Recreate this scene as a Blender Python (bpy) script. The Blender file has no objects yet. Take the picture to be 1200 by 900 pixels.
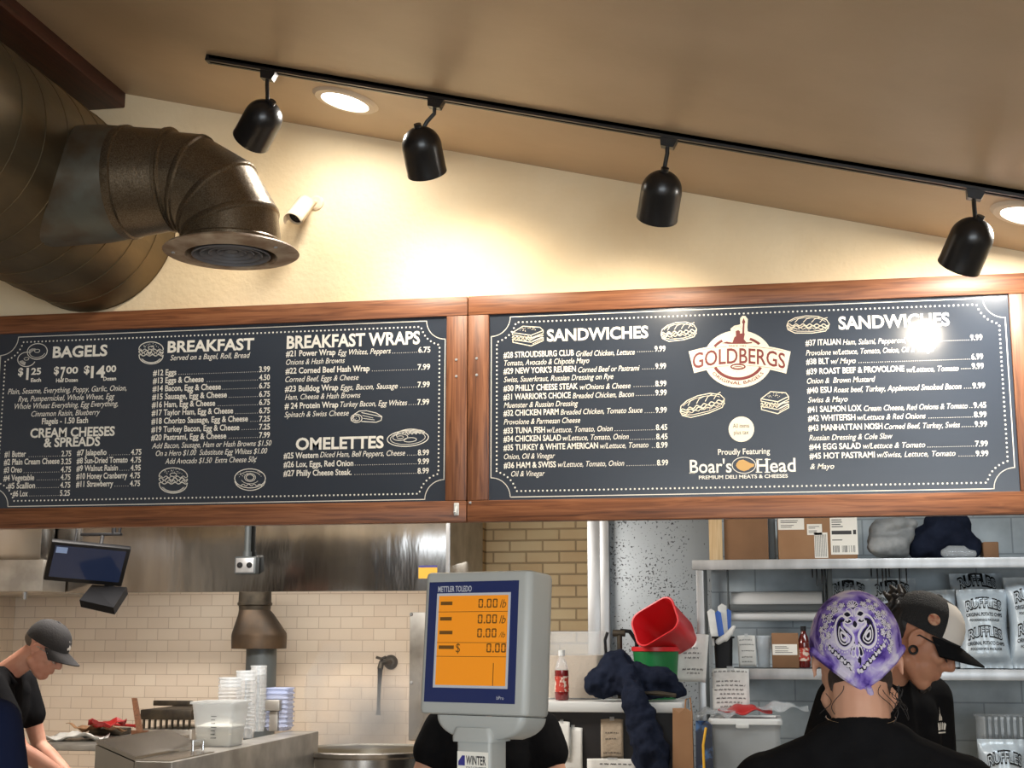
import bpy, bmesh, math, random
from mathutils import Vector, Matrix, Euler
random.seed(7)
PI = math.pi
V = Vector
S = bpy.context.scene
C = S.collection

# ------------------------------------------------------------------ camera, world, light, exposure
CAMZ = 1.55
FPX, YAW, PITCH = 1654.0, math.radians(10.014), math.radians(10.167)
cam = bpy.data.cameras.new('camera'); cam.sensor_width = 36; cam.lens = 36*FPX/1200
cam.clip_end = 60
co = bpy.data.objects.new('camera', cam); C.objects.link(co)
co.location = (0, 0, CAMZ); co.rotation_euler = (PI/2+PITCH, 0, YAW)
S.camera = co
S.view_settings.view_transform = 'Standard'; S.view_settings.look = 'None'
S.view_settings.gamma = 1; S.view_settings.use_curve_mapping = False
S.view_settings.exposure = 0.0
wd = bpy.data.worlds.new('world'); S.world = wd; wd.use_nodes = True
bg = wd.node_tree.nodes['Background']; bg.inputs[0].default_value = (.80, .9, 1, 1); bg.inputs[1].default_value = 1.0

def area(name, loc, aim, sx, sy, energy, col):
    l = bpy.data.lights.new(name, 'AREA'); l.shape = 'RECTANGLE'; l.size = sx; l.size_y = sy
    l.energy = energy; l.color = col
    o = bpy.data.objects.new(name, l); C.objects.link(o); o.location = loc
    o.rotation_euler = (V(aim)-V(loc)).to_track_quat('-Z', 'Y').to_euler()
    return o
area('storefront_daylight', (1.0, -3.3, 1.6), (0.5, 5, 1.7), 4.6, 2.0, 200, (.88, .95, 1))
area('kitchen_fluorescent', (-2.6, 6.3, 2.72), (-2.6, 7.2, 0), 2.0, .4, 96, (1, .94, .87))
area('tile_fill_light', (-2.8, 8.55, 2.0), (-2.8, 8.75, 0), 2.2, .3, 13, (1, .95, .88))  # added fill lamp under the hood, brightens the tiles and griddle
area('kitchen_fluorescent', (1.0, 6.4, 2.72), (1.0, 6.6, 0), 1.6, .4, 24, (.92, .97, 1))
SPOT_W, CAN_W = 30, 26

fF = V((-math.sin(YAW)*math.cos(PITCH), math.cos(YAW)*math.cos(PITCH), math.sin(PITCH)))
fR = V((math.cos(YAW), math.sin(YAW), 0)); fU = fR.cross(fF)
def ray(px, py): return fF + fR*((px-600)/FPX) - fU*((py-450)/FPX)
def W(px, py, Y):
    d = ray(px, py); p = d*(Y/d.y); p.z += CAMZ; return p
def WZ(px, py, z):
    d = ray(px, py); p = d*((z-CAMZ)/d.z); p.z += CAMZ; return p
D = 5.2            # distance of the menu boards
DW = 5.26          # front face of the wall they hang on

# ------------------------------------------------------------------ materials
def newmat(name):
    m = bpy.data.materials.new(name); m.use_nodes = True
    return m, m.node_tree.nodes, m.node_tree.links, m.node_tree.nodes['Principled BSDF']
def srgb(r, g, b):
    f = lambda c: (c/255/12.92 if c/255 <= .04045 else ((c/255+.055)/1.055)**2.4)
    return (f(r), f(g), f(b), 1)
def mat(name, col, rough=.5, metal=0, var=None, scale=8, bump=0, bscale=60, stretch=(1, 1, 1), spec=.5, trans=0, emit=None, es=0, alpha=1, detail=5, lo=.35, hi=.65, coat=0):
    m, N, L, P = newmat(name)
    P.inputs['Base Color'].default_value = col; P.inputs['Roughness'].default_value = rough
    P.inputs['Metallic'].default_value = metal; P.inputs['Specular IOR Level'].default_value = spec
    P.inputs['Transmission Weight'].default_value = trans; P.inputs['Alpha'].default_value = alpha
    P.inputs['Coat Weight'].default_value = coat
    if emit: P.inputs['Emission Color'].default_value = emit; P.inputs['Emission Strength'].default_value = es
    if var or bump:
        tc = N.new('ShaderNodeTexCoord'); mp = N.new('ShaderNodeMapping'); mp.inputs['Scale'].default_value = stretch
        L.new(tc.outputs['Object'], mp.inputs['Vector'])
    if var:
        n = N.new('ShaderNodeTexNoise'); n.inputs['Scale'].default_value = scale; n.inputs['Detail'].default_value = detail
        L.new(mp.outputs[0], n.inputs['Vector'])
        r = N.new('ShaderNodeValToRGB'); r.color_ramp.elements[0].position = lo; r.color_ramp.elements[1].position = hi
        r.color_ramp.elements[0].color = col; r.color_ramp.elements[1].color = var
        L.new(n.outputs[0], r.inputs[0]); L.new(r.outputs[0], P.inputs['Base Color'])
    if bump:
        n2 = N.new('ShaderNodeTexNoise'); n2.inputs['Scale'].default_value = bscale; n2.inputs['Detail'].default_value = 4
        L.new(mp.outputs[0], n2.inputs['Vector'])
        b = N.new('ShaderNodeBump'); b.inputs['Strength'].default_value = bump; b.inputs['Distance'].default_value = .01
        L.new(n2.outputs[0], b.inputs['Height']); L.new(b.outputs[0], P.inputs['Normal'])
    return m
def brickmat(name, c1, c2, mortar, bw, bh, ms, rough, plane='XZ', offs=(0, 0), bump=.4, freq=2, amt=.5, var=.1):
    m, N, L, P = newmat(name)
    tc = N.new('ShaderNodeTexCoord'); sp = N.new('ShaderNodeSeparateXYZ'); cb = N.new('ShaderNodeCombineXYZ')
    L.new(tc.outputs['Object'], sp.inputs[0])
    L.new(sp.outputs['X' if plane[0] == 'X' else 'Y'], cb.inputs[0]); L.new(sp.outputs['Z'], cb.inputs[1])
    mp = N.new('ShaderNodeMapping'); mp.inputs['Location'].default_value = (offs[0], offs[1], 0); L.new(cb.outputs[0], mp.inputs[0])
    b = N.new('ShaderNodeTexBrick'); L.new(mp.outputs[0], b.inputs['Vector'])
    b.offset = amt; b.offset_frequency = freq
    b.inputs['Color1'].default_value = c1; b.inputs['Color2'].default_value = c2; b.inputs['Mortar'].default_value = mortar
    b.inputs['Scale'].default_value = 1; b.inputs['Brick Width'].default_value = bw; b.inputs['Row Height'].default_value = bh
    b.inputs['Mortar Size'].default_value = ms; b.inputs['Mortar Smooth'].default_value = .3
    n = N.new('ShaderNodeTexNoise'); n.inputs['Scale'].default_value = 3.5; n.inputs['Detail'].default_value = 6; L.new(tc.outputs['Object'], n.inputs[0])
    mx = N.new('ShaderNodeMixRGB'); mx.blend_type = 'OVERLAY'; mx.inputs[0].default_value = var
    L.new(b.outputs['Color'], mx.inputs[1]); L.new(n.outputs[0], mx.inputs[2]); L.new(mx.outputs[0], P.inputs['Base Color'])
    bp = N.new('ShaderNodeBump'); bp.inputs['Strength'].default_value = bump; bp.inputs['Distance'].default_value = .006; bp.invert = True
    L.new(b.outputs['Fac'], bp.inputs['Height']); L.new(bp.outputs[0], P.inputs['Normal'])
    P.inputs['Roughness'].default_value = rough
    return m
def woodmat(name, c1, c2, c3, axis='X', rough=.5):
    m, N, L, P = newmat(name)
    tc = N.new('ShaderNodeTexCoord'); mp = N.new('ShaderNodeMapping')
    s = {'X': (1.6, 34, 34), 'Z': (34, 34, 1.6), 'Y': (34, 1.6, 34)}[axis]; mp.inputs['Scale'].default_value = s
    L.new(tc.outputs['Object'], mp.inputs[0])
    n = N.new('ShaderNodeTexNoise'); n.inputs['Scale'].default_value = 2.2; n.inputs['Detail'].default_value = 9; n.inputs['Distortion'].default_value = 1.2
    L.new(mp.outputs[0], n.inputs[0])
    r = N.new('ShaderNodeValToRGB'); e = r.color_ramp.elements; e[0].position = .28; e[0].color = c1; e[1].position = .72; e[1].color = c3
    k = e.new(.5); k.color = c2
    L.new(n.outputs[0], r.inputs[0])
    n2 = N.new('ShaderNodeTexVoronoi'); n2.inputs['Scale'].default_value = 1.0
    mp2 = N.new('ShaderNodeMapping'); mp2.inputs['Scale'].default_value = {'X': (2.2, 9, 9), 'Z': (9, 9, 2.2), 'Y': (9, 2.2, 9)}[axis]
    L.new(tc.outputs['Object'], mp2.inputs[0]); L.new(mp2.outputs[0], n2.inputs[0])
    kr = N.new('ShaderNodeValToRGB'); kr.color_ramp.elements[0].position = .03; kr.color_ramp.elements[1].position = .13
    kr.color_ramp.elements[0].color = (.18, .12, .1, 1); L.new(n2.outputs['Distance'], kr.inputs[0])
    mx = N.new('ShaderNodeMixRGB'); mx.blend_type = 'MULTIPLY'; mx.inputs[0].default_value = .8
    L.new(r.outputs[0], mx.inputs[1]); L.new(kr.outputs[0], mx.inputs[2]); L.new(mx.outputs[0], P.inputs['Base Color'])
    b = N.new('ShaderNodeBump'); b.inputs['Strength'].default_value = .15; b.inputs['Distance'].default_value = .004
    L.new(n.outputs[0], b.inputs['Height']); L.new(b.outputs[0], P.inputs['Normal'])
    P.inputs['Roughness'].default_value = rough
    return m
def spattermat(name, base, spot, scale, thr, rough, metal=0, base2=None):
    m, N, L, P = newmat(name)
    tc = N.new('ShaderNodeTexCoord')
    n = N.new('ShaderNodeTexNoise'); n.inputs['Scale'].default_value = scale; n.inputs['Detail'].default_value = 2; L.new(tc.outputs['Object'], n.inputs[0])
    big = N.new('ShaderNodeTexNoise'); big.inputs['Scale'].default_value = 3.2; big.inputs['Detail'].default_value = 3; L.new(tc.outputs['Object'], big.inputs[0])
    a = N.new('ShaderNodeMath'); a.operation = 'MULTIPLY_ADD'; a.inputs[1].default_value = .55; L.new(big.outputs[0], a.inputs[0]); L.new(n.outputs[0], a.inputs[2])
    r = N.new('ShaderNodeValToRGB'); r.color_ramp.elements[0].position = thr; r.color_ramp.elements[1].position = thr+.05
    r.color_ramp.elements[0].color = base; r.color_ramp.elements[1].color = spot; L.new(a.outputs[0], r.inputs[0])
    L.new(r.outputs[0], P.inputs['Base Color']); P.inputs['Roughness'].default_value = rough; P.inputs['Metallic'].default_value = metal
    return m

M = {}
M['wall'] = mat('cream_wall_paint', srgb(240, 220, 184), .6, var=srgb(232, 209, 170), scale=3, bump=.25, bscale=45)
M['ceil'] = mat('tan_ceiling_paint', srgb(198, 174, 142), .42, var=srgb(188, 164, 132), scale=2.5, bump=.1, bscale=18)
M['roomwall'] = mat('room_wall_paint', srgb(222, 214, 202), .7)
M['floor'] = brickmat('floor_tile', srgb(176, 166, 152), srgb(166, 156, 142), srgb(120, 112, 104), .3, .3, .006, .5, 'XZ')
M['beam'] = woodmat('red_brown_beam', srgb(44, 19, 13), srgb(66, 30, 20), srgb(82, 40, 26), 'Y', .55)
M['frameH'] = woodmat('stained_frame_wood_rail', srgb(84, 48, 28), srgb(128, 78, 48), srgb(150, 98, 64), 'X', .45)
M['frameV'] = woodmat('stained_frame_wood_stile', srgb(82, 47, 28), srgb(124, 76, 47), srgb(146, 95, 62), 'Z', .45)
M['board'] = mat('chalkboard_print', srgb(52, 59, 70), .21, spec=.6, bump=.02, bscale=25)  # base colour lightened to blue grey to stand in for reflected daylight
M['white'] = mat('white_print', srgb(236, 232, 222), .5)
M['cream'] = mat('cream_print', srgb(240, 228, 205), .5)
M['maroon'] = mat('maroon_print', srgb(120, 50, 46), .5)
M['tan'] = mat('tan_print', srgb(196, 156, 96), .5)
M['ink'] = mat('dark_print', srgb(50, 48, 50), .5)
M['tile'] = brickmat('white_subway_tile', srgb(232, 216, 196), srgb(226, 208, 188), srgb(200, 180, 160), .152, .0765, .0026, .22, 'XZ', amt=.5, var=.06)
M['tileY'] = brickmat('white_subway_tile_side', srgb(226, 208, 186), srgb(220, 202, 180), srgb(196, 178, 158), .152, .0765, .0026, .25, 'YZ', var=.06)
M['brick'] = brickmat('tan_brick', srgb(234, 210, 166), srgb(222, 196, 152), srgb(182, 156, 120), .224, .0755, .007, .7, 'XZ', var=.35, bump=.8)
M['brick_shaded'] = brickmat('tan_brick_shaded', srgb(206, 178, 134), srgb(192, 162, 118), srgb(132, 110, 82), .224, .0755, .007, .7, 'YZ', var=.35, bump=.8)  # darker copy of the tan brick, the pier's shade put into its colour
M['block'] = brickmat('painted_cinder_block', srgb(176, 187, 193), srgb(166, 178, 186), srgb(140, 150, 158), .40, .20, .005, .6, 'XZ', var=.85, bump=.25)
M['steel'] = mat('brushed_stainless', srgb(196, 190, 182), .24, 1, var=srgb(176, 170, 162), scale=3, bump=.03, bscale=14, stretch=(1, 1, .25))
M['steelhood'] = mat('wavy_stainless', srgb(168, 166, 164), .16, 1, var=srgb(128, 125, 122), scale=2.2, bump=.6, bscale=3.2, stretch=(1.6, 1, .35))
M['steelrough'] = mat('worn_stainless', srgb(186, 182, 175), .38, .7, var=srgb(150, 146, 140), scale=6)
M['alu'] = mat('aluminium', srgb(196, 198, 200), .38, .55, var=srgb(166, 168, 170), scale=9, stretch=(1, 1, .3))
M['galv'] = spattermat('spattered_galvanised_sheet', srgb(172, 180, 186), srgb(70, 72, 76), 75, .88, .42, .25)
M['duct'] = mat('galvanised_duct', srgb(92, 82, 64), .45, .75, var=srgb(126, 106, 76), scale=4, bump=.15, bscale=30, stretch=(1, .35, 1))
M['duct2'] = mat('speckled_galvanised', srgb(134, 121, 102), .34, .8, var=srgb(96, 82, 65), scale=260, bump=.12, bscale=60)
M['ductdirty'] = mat('stained_galvanised', srgb(112, 114, 106), .42, .6, var=srgb(92, 74, 54), scale=6)
M['rust'] = mat('dusty_register', srgb(184, 166, 144), .5, .15, var=srgb(140, 114, 90), scale=14)
M['darkslot'] = mat('dark_register_vane', srgb(112, 112, 116), .5, .3)
M['black'] = mat('satin_black_metal', (.008, .008, .009, 1), .3, 0, spec=.6)
M['blackp'] = mat('black_plastic', (.006, .006, .007, 1), .5, spec=.3)
M['chrome'] = mat('chrome', (.7, .7, .7, 1), .15, 1)
M['bulb'] = mat('lit_bulb', (1, 1, 1, 1), .4, emit=(1, .84, .62, 1), es=25)
M['canlens'] = mat('lit_can_lens', (1, 1, 1, 1), .4, emit=(1, .97, .92, 1), es=9)
M['trimwhite'] = mat('white_trim_ring', srgb(222, 206, 184), .45)
M['camwhite'] = mat('camera_white', srgb(236, 222, 200), .4, var=srgb(215, 196, 168), scale=9)
M['greyp'] = mat('grey_plastic', srgb(176, 178, 174), .42, var=srgb(168, 170, 167), scale=5)
M['navy'] = mat('navy_bezel', srgb(28, 42, 92), .3)
M['lcd'] = mat('amber_lcd', srgb(200, 120, 24), .3, emit=srgb(230, 140, 26), es=.42)
M['lcdink'] = mat('lcd_segments', srgb(110, 74, 24), .4)
M['silverline'] = mat('silver_line', srgb(190, 192, 200), .3)
M['blackcloth'] = mat('black_cotton', (.0085, .0085, .0095, 1), .95, var=(.010, .010, .011, 1), scale=30, bump=.25, bscale=22, spec=.06)
M['navycloth'] = mat('navy_fleece', srgb(23, 28, 42), .95, var=srgb(32, 38, 54), scale=12, bump=.5, bscale=26, spec=.1)
M['bluecloth'] = mat('navy_cotton', srgb(26, 34, 62), .9, bump=.3, bscale=12, spec=.15)
M['denim'] = mat('dark_trousers', srgb(36, 38, 46), .9, spec=.15)
M['shoe'] = mat('black_shoe', (.012, .012, .012, 1), .5)
M['skin'] = mat('skin', srgb(208, 160, 134), .5, var=srgb(198, 146, 120), scale=14, spec=.3)
M['skinr'] = mat('ruddy_skin', srgb(208, 158, 136), .5, var=srgb(198, 138, 116), scale=12, spec=.3)
M['skint'] = mat('tan_skin', srgb(186, 134, 106), .5, var=srgb(176, 120, 94), scale=14, spec=.3)
M['hair'] = mat('dark_hair', (.012, .009, .008, 1), .6, bump=.5, bscale=90, stretch=(1, 1, .3))
M['greyhair'] = mat('short_grey_hair', srgb(96, 84, 74), .7, bump=.4, bscale=120)
M['capgrey'] = mat('charcoal_cap', srgb(36, 34, 36), .85, var=srgb(44, 42, 43), scale=20, bump=.2, bscale=150)
M['capmesh'] = mat('black_mesh_cap', (.012, .012, .013, 1), .8, bump=.6, bscale=300)
M['capwhite'] = mat('white_cap_panel', srgb(220, 214, 206), .7)
M['paper'] = mat('white_paper', srgb(226, 226, 222), .8, var=srgb(212, 212, 208), scale=20, bump=.15, bscale=14)
M['card'] = mat('brown_cardboard', srgb(158, 120, 86), .8, var=srgb(146, 108, 76), scale=5)
M['card2'] = mat('dull_cardboard', srgb(138, 102, 72), .8, var=srgb(126, 92, 64), scale=5)
M['pine'] = woodmat('pale_pine', srgb(190, 158, 116), srgb(210, 180, 136), srgb(222, 196, 154), 'Z', .6)
M['woodh'] = woodmat('worn_wood_handle', srgb(76, 48, 30), srgb(104, 66, 42), srgb(120, 80, 52), 'Z', .6)
M['red'] = mat('red_plastic', srgb(206, 30, 38), .35)
M['green'] = mat('green_plastic', srgb(20, 110, 56), .4)
M['wplastic'] = mat('white_plastic', srgb(206, 208, 207), .4)
M['milky'] = mat('milky_clear_plastic', srgb(232, 236, 238), .3, trans=.3, alpha=.22)
M['translucent'] = mat('translucent_plastic', srgb(226, 230, 232), .3, trans=.6, alpha=.75)
M['clear'] = mat('clear_plastic', srgb(236, 242, 246), .12, trans=.5, alpha=.42)
M['bluec'] = mat('bluish_clear_plastic', srgb(196, 208, 240), .22, trans=.4, alpha=.7)
M['rice'] = mat('white_slaw', srgb(235, 232, 222), .8, bump=.8, bscale=60)
M['brownfill'] = mat('tan_grain', srgb(176, 160, 140), .9, bump=.4, bscale=60)
M['ruffles'] = mat('silver_blue_bag_film', srgb(196, 206, 212), .32, .15, var=srgb(178, 190, 200), scale=5, bump=.5, bscale=9)
M['rollw'] = mat('white_film_roll', srgb(232, 234, 234), .4)
M['greysteel'] = mat('grey_painted_steel', srgb(92, 98, 100), .5, .3)
M['sauce'] = mat('dark_red_sauce', srgb(92, 20, 16), .12, coat=.6)
M['redjuice'] = mat('red_juice', srgb(110, 22, 24), .12, coat=.5)
M['labelred'] = mat('red_label', srgb(170, 50, 36), .5, var=srgb(214, 196, 180), scale=45, lo=.5, hi=.56)
M['greycloth'] = mat('grey_wrapped_cloth', srgb(150, 152, 152), .7, var=srgb(110, 114, 116), scale=9, bump=.8, bscale=14)
M['bluebag'] = mat('blue_patterned_bag', srgb(16, 24, 48), .4, var=srgb(60, 100, 150), scale=22, lo=.5, hi=.62)
M['screen'] = mat('monitor_screen', srgb(22, 32, 58), .12, emit=srgb(34, 48, 78), es=.25)
M['sachet'] = mat('blue_sachet', srgb(38, 96, 190), .4)
M['redstuff'] = mat('red_wrap', srgb(170, 40, 40), .35)
M['kettlein'] = mat('kettle_inside', srgb(170, 162, 148), .35, .9)
M['gridm'] = mat('seasoned_iron', srgb(54, 49, 43), .5, .6, var=srgb(84, 75, 62), scale=12)
M['counter'] = mat('dark_cabinet', srgb(30, 27, 28), .5)
M['sticker'] = mat('yellow_sticker', srgb(222, 170, 40), .5)
M['violet'] = mat('sticker_blue', srgb(50, 50, 130), .5)
M['pin'] = mat('pin_face', srgb(206, 170, 140), .4, var=srgb(150, 60, 40), scale=60)

# ------------------------------------------------------------------ mesh builder
def root_loc(p):
    while p.parent: p = p.parent
    return p.location.copy()
class MB:
    def __init__(s): s.bm = bmesh.new()
    def _f(s, vs):
        try: return s.bm.faces.new(vs)
        except ValueError: return None
    def box(s, a, b, bev=0, seg=2, mtx=None):
        a, b = V(a), V(b); lo = V(map(min, a, b)); hi = V(map(max, a, b))
        t = bmesh.new(); bmesh.ops.create_cube(t, size=1)
        for v in t.verts: v.co = V(((v.co.x+.5)*(hi.x-lo.x)+lo.x, (v.co.y+.5)*(hi.y-lo.y)+lo.y, (v.co.z+.5)*(hi.z-lo.z)+lo.z))
        if bev: bmesh.ops.bevel(t, geom=t.edges[:], offset=bev, segments=seg, affect='EDGES', profile=.5, clamp_overlap=True)
        s.merge(t, mtx); return s
    def merge(s, t, mtx=None):
        mp = {}
        for v in t.verts: mp[v] = s.bm.verts.new(mtx @ v.co if mtx else v.co)
        for f in t.faces: s._f([mp[v] for v in f.verts])
        t.free()
    def rings(s, rings, cap0=True, cap1=True, closed=False):
        R = [[s.bm.verts.new(p) for p in r] for r in rings]; n = len(R[0])
        pairs = list(zip(R[:-1], R[1:])) + ([(R[-1], R[0])] if closed else [])
        for a, b in pairs:
            for i in range(n): s._f([a[i], a[(i+1) % n], b[(i+1) % n], b[i]])
        if not closed:
            if cap0: s._f(R[0][::-1])
            if cap1: s._f(R[-1])
        return s
    def cyl(s, p0, p1, r0, r1=None, n=20, cap0=True, cap1=True):
        p0, p1 = V(p0), V(p1); r1 = r0 if r1 is None else r1
        q = (p1-p0).to_track_quat('Z', 'Y')
        return s.rings([[p+q @ V((r*math.cos(2*PI*i/n), r*math.sin(2*PI*i/n), 0)) for i in range(n)] for p, r in ((p0, r0), (p1, r1))], cap0, cap1)
    def lathe(s, prof, mtx=None, n=32, cap0=False, cap1=False, closed=False):
        mtx = mtx or Matrix()
        return s.rings([[mtx @ V((r*math.cos(2*PI*i/n), r*math.sin(2*PI*i/n), z)) for i in range(n)] for r, z in prof], cap0, cap1, closed)
    def tube(s, pts, r, n=10, rs=None):
        pts = [V(p) for p in pts]; out = []; up = None
        for i, p in enumerate(pts):
            d = (pts[min(i+1, len(pts)-1)]-pts[max(i-1, 0)]).normalized()
            if up is None: up = d.orthogonal().normalized()
            up = (up - d*up.dot(d)).normalized(); sd = d.cross(up); rr = rs[i] if rs else r
            out.append([p+(up*math.cos(2*PI*k/n)+sd*math.sin(2*PI*k/n))*rr for k in range(n)])
        return s.rings(out)
    def ell(s, c, r, mtx=None, nu=24, nv=14):
        t = bmesh.new(); bmesh.ops.create_uvsphere(t, u_segments=nu, v_segments=nv, radius=1)
        for v in t.verts: v.co = V((v.co.x*r[0]+c[0], v.co.y*r[1]+c[1], v.co.z*r[2]+c[2]))
        s.merge(t, mtx); return s
    def cap(s, p0, r0, p1, r1, n=14):
        p0, p1 = V(p0), V(p1); d = p1-p0; q = d.to_track_quat('Z', 'Y'); L = d.length
        rg = []
        for k in range(6):
            a = -PI/2+PI/2*(k+.35)/5.35; rg.append((p0, r0*math.cos(a), r0*math.sin(a)))
        for k in range(6):
            a = PI/2*k/5.35; rg.append((p1, r1*math.cos(a), r1*math.sin(a)))
        return s.rings([[p+q @ V((r*math.cos(2*PI*i/n), r*math.sin(2*PI*i/n), z)) for i in range(n)] for p, r, z in rg])
    def prism(s, poly, d):                      # polygon (world points) pushed along vector d
        d = V(d); a = [s.bm.verts.new(V(p)) for p in poly]; b = [s.bm.verts.new(V(p)+d) for p in poly]; n = len(a)
        s._f(a[::-1]); s._f(b)
        for i in range(n): s._f([a[i], a[(i+1) % n], b[(i+1) % n], b[i]])
        return s
    def poly(s, pts): s._f([s.bm.verts.new(V(p)) for p in pts]); return s
    def grid(s, f, nu, nv, thick=None):
        g = [[s.bm.verts.new(f(i/nu, j/nv)) for j in range(nv+1)] for i in range(nu+1)]
        for i in range(nu):
            for j in range(nv): s._f([g[i][j], g[i+1][j], g[i+1][j+1], g[i][j+1]])
        return s
    def build(s, name, m, parent=None, loc=None, smooth=35, recalc=True):
        bm = s.bm
        if recalc: bmesh.ops.recalc_face_normals(bm, faces=bm.faces[:])
        o = V(loc) if loc is not None else (root_loc(parent) if parent else V((0, 0, 0)))
        if parent is None and loc is None and bm.verts:
            xs = [v.co for v in bm.verts]
            o = V(((min(p.x for p in xs)+max(p.x for p in xs))/2, (min(p.y for p in xs)+max(p.y for p in xs))/2, min(p.z for p in xs)))
        for v in bm.verts: v.co -= o
        me = bpy.data.meshes.new(name); bm.to_mesh(me); bm.free()
        me.materials.append(m)
        if smooth:
            me.polygons.foreach_set('use_smooth', [True]*len(me.polygons)); me.set_sharp_from_angle(angle=math.radians(smooth))
        ob = bpy.data.objects.new(name, me); C.objects.link(ob)
        if parent: ob.parent = parent
        else: ob.location = o
        return ob
def tag(o, label, cat, group=None):
    o['label'] = label; o['category'] = cat
    if group: o['group'] = group
    return o
def thing(name, loc, label, cat, group=None):
    o = bpy.data.objects.new(name, None); o.empty_display_size = .1; C.objects.link(o); o.location = loc
    return tag(o, label, cat, group)
def struct(o): o['kind'] = 'structure'; return o
def thicken(bm_o, t, off=0):
    md = bm_o.modifiers.new('s', 'SOLIDIFY'); md.thickness = t; md.offset = off; return bm_o
def blob(name, prims, voxel, smooth, m, parent=None, loc=None):
    b = MB()
    for p in prims:
        if p[0] == 'c': b.cap(*p[1:])
        else: b.ell(p[1], p[2], p[3] if len(p) > 3 else None, 20, 12)
    o = b.build(name, m, parent, loc, smooth=0, recalc=False)
    r = o.modifiers.new('r', 'REMESH'); r.mode = 'VOXEL'; r.voxel_size = voxel
    sm = o.modifiers.new('s', 'SMOOTH'); sm.factor = .5; sm.iterations = smooth
    dg = bpy.context.evaluated_depsgraph_get()
    me = bpy.data.meshes.new_from_object(o.evaluated_get(dg))
    o.modifiers.clear(); old = o.data; o.data = me; bpy.data.meshes.remove(old); me.name = name
    me.materials.clear(); me.materials.append(m)
    me.polygons.foreach_set('use_smooth', [True]*len(me.polygons))
    return o

# ------------------------------------------------------------------ lettering: text turned into flat mesh
class Letters:
    H = None
    def __init__(s): s.items = []
    @classmethod
    def mk(cls, t, bold, italic, res=3):
        c = bpy.data.curves.new('t', 'FONT'); c.body = t; c.resolution_u = res; c.offset = bold; c.shear = italic
        o = bpy.data.objects.new('t', c); C.objects.link(o); return o
    def add(s, t, fn, bold=0, italic=0):        # fn maps (x 0..1, y in cap heights) to a world point
        s.items.append((s.mk(t, bold, italic), fn)); return s
    def build(s, name, m, parent, extra=None):
        if Letters.H is None:
            h = s.mk('H', 0, 0); bpy.context.view_layer.update()
            Letters.H = h.dimensions.y; bpy.data.objects.remove(h)
        dg = bpy.context.evaluated_depsgraph_get(); dg.update()
        b = extra or MB()
        for o, fn in s.items:
            me = bpy.data.meshes.new_from_object(o.evaluated_get(dg))
            if len(me.vertices):
                x0 = min(v.co.x for v in me.vertices); x1 = max(v.co.x for v in me.vertices); w = max(x1-x0, 1e-6)
                vs = [b.bm.verts.new(fn((v.co.x-x0)/w, v.co.y/Letters.H)) for v in me.vertices]
                for p in me.polygons: b._f([vs[i] for i in p.vertices])
            c = o.data; bpy.data.objects.remove(o); bpy.data.curves.remove(c); bpy.data.meshes.remove(me)
        return b.build(name, m, parent, smooth=0, recalc=False)
def flat(P, X, Z, w, h):                        # text from P along X, width w, cap height h along Z
    P, X, Z = V(P), V(X), V(Z)
    return lambda x, y: P + X*(x*w) + Z*(y*h)
#@@STRUCTURE
# ------------------------------------------------------------------ the setting
X0, X1, YR = -5.2, 4.2, -3.4
fl = MB().box((X0, YR, -.1), (X1, 9.4, 0)); struct(fl.build('floor', M['floor'], smooth=0))
pA, pB = W(147, 110, DW), W(1200, 295, DW)
CS = (pB.z-pA.z)/(pB.x-pA.x)                    # slope of the ceiling, falling to the right
def ceilz(x): return pA.z+(x-pA.x)*CS
def Wc(px, py):                                 # where the line of sight meets the ceiling
    d = ray(px, py); t = (ceilz(0)-CAMZ)/(d.z-CS*d.x); p = d*t; p.z += CAMZ; return p
bR, bL, bZ = W(147, 127, DW).x, W(102, 128, DW).x, W(147, 127, DW).z
xr = (bL+bR)/2; zr = ceilz(bR)
struct(MB().prism([(X1, YR, ceilz(X1)), (X1, YR, ceilz(X1)+.1), (xr, YR, ceilz(xr)+.1), (xr, YR, ceilz(xr))], (0, DW+.2-YR, 0)).build('ceiling', M['ceil'], smooth=0))
struct(MB().prism([(X0, YR, zr-(xr-X0)*.25), (X0, YR, zr-(xr-X0)*.25+.1), (xr, YR, zr+.1), (xr, YR, zr)], (0, DW+.2-YR, 0)).build('ceiling', M['ceil'], smooth=0))
tag(MB().box((bL, YR+.05, bZ), (bR, DW, zr+.03), .008).build('ridge_beam', M['beam'], smooth=30),
    'dark red brown wooden beam along the ceiling ridge above the big duct', 'beam')
hz = W(600, 604, DW).z
# header wall (follows the ceiling)
hw = MB().prism([(X0, DW, hz), (X1, DW, hz), (X1, DW, ceilz(X1)+.05), (xr, DW, zr+.05), (X0, DW, zr-(xr-X0)*.25+.05)], (0, .14, 0))
struct(hw.build('wall_front', M['wall'], smooth=0))
struct(MB().box((X1, YR, 0), (X1+.1, 9.3, 4.2)).build('wall_right', M['roomwall'], smooth=0))
struct(MB().box((X0-.1, YR, 0), (X0, DW+.14, 4.2)).build('wall_left', M['roomwall'], smooth=0))
rw = MB()
rw.box((X0, YR-.1, 0), (X1, YR, .5)).box((X0, YR-.1, 2.7), (X1, YR, 4.2))
for a, b in ((X0, -1.5), (-.15, .1), (1.9, 2.1), (3.6, X1)): rw.box((a, YR-.1, .5), (b, YR, 2.7))
struct(rw.build('wall_rear', M['roomwall'], smooth=0))
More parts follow.
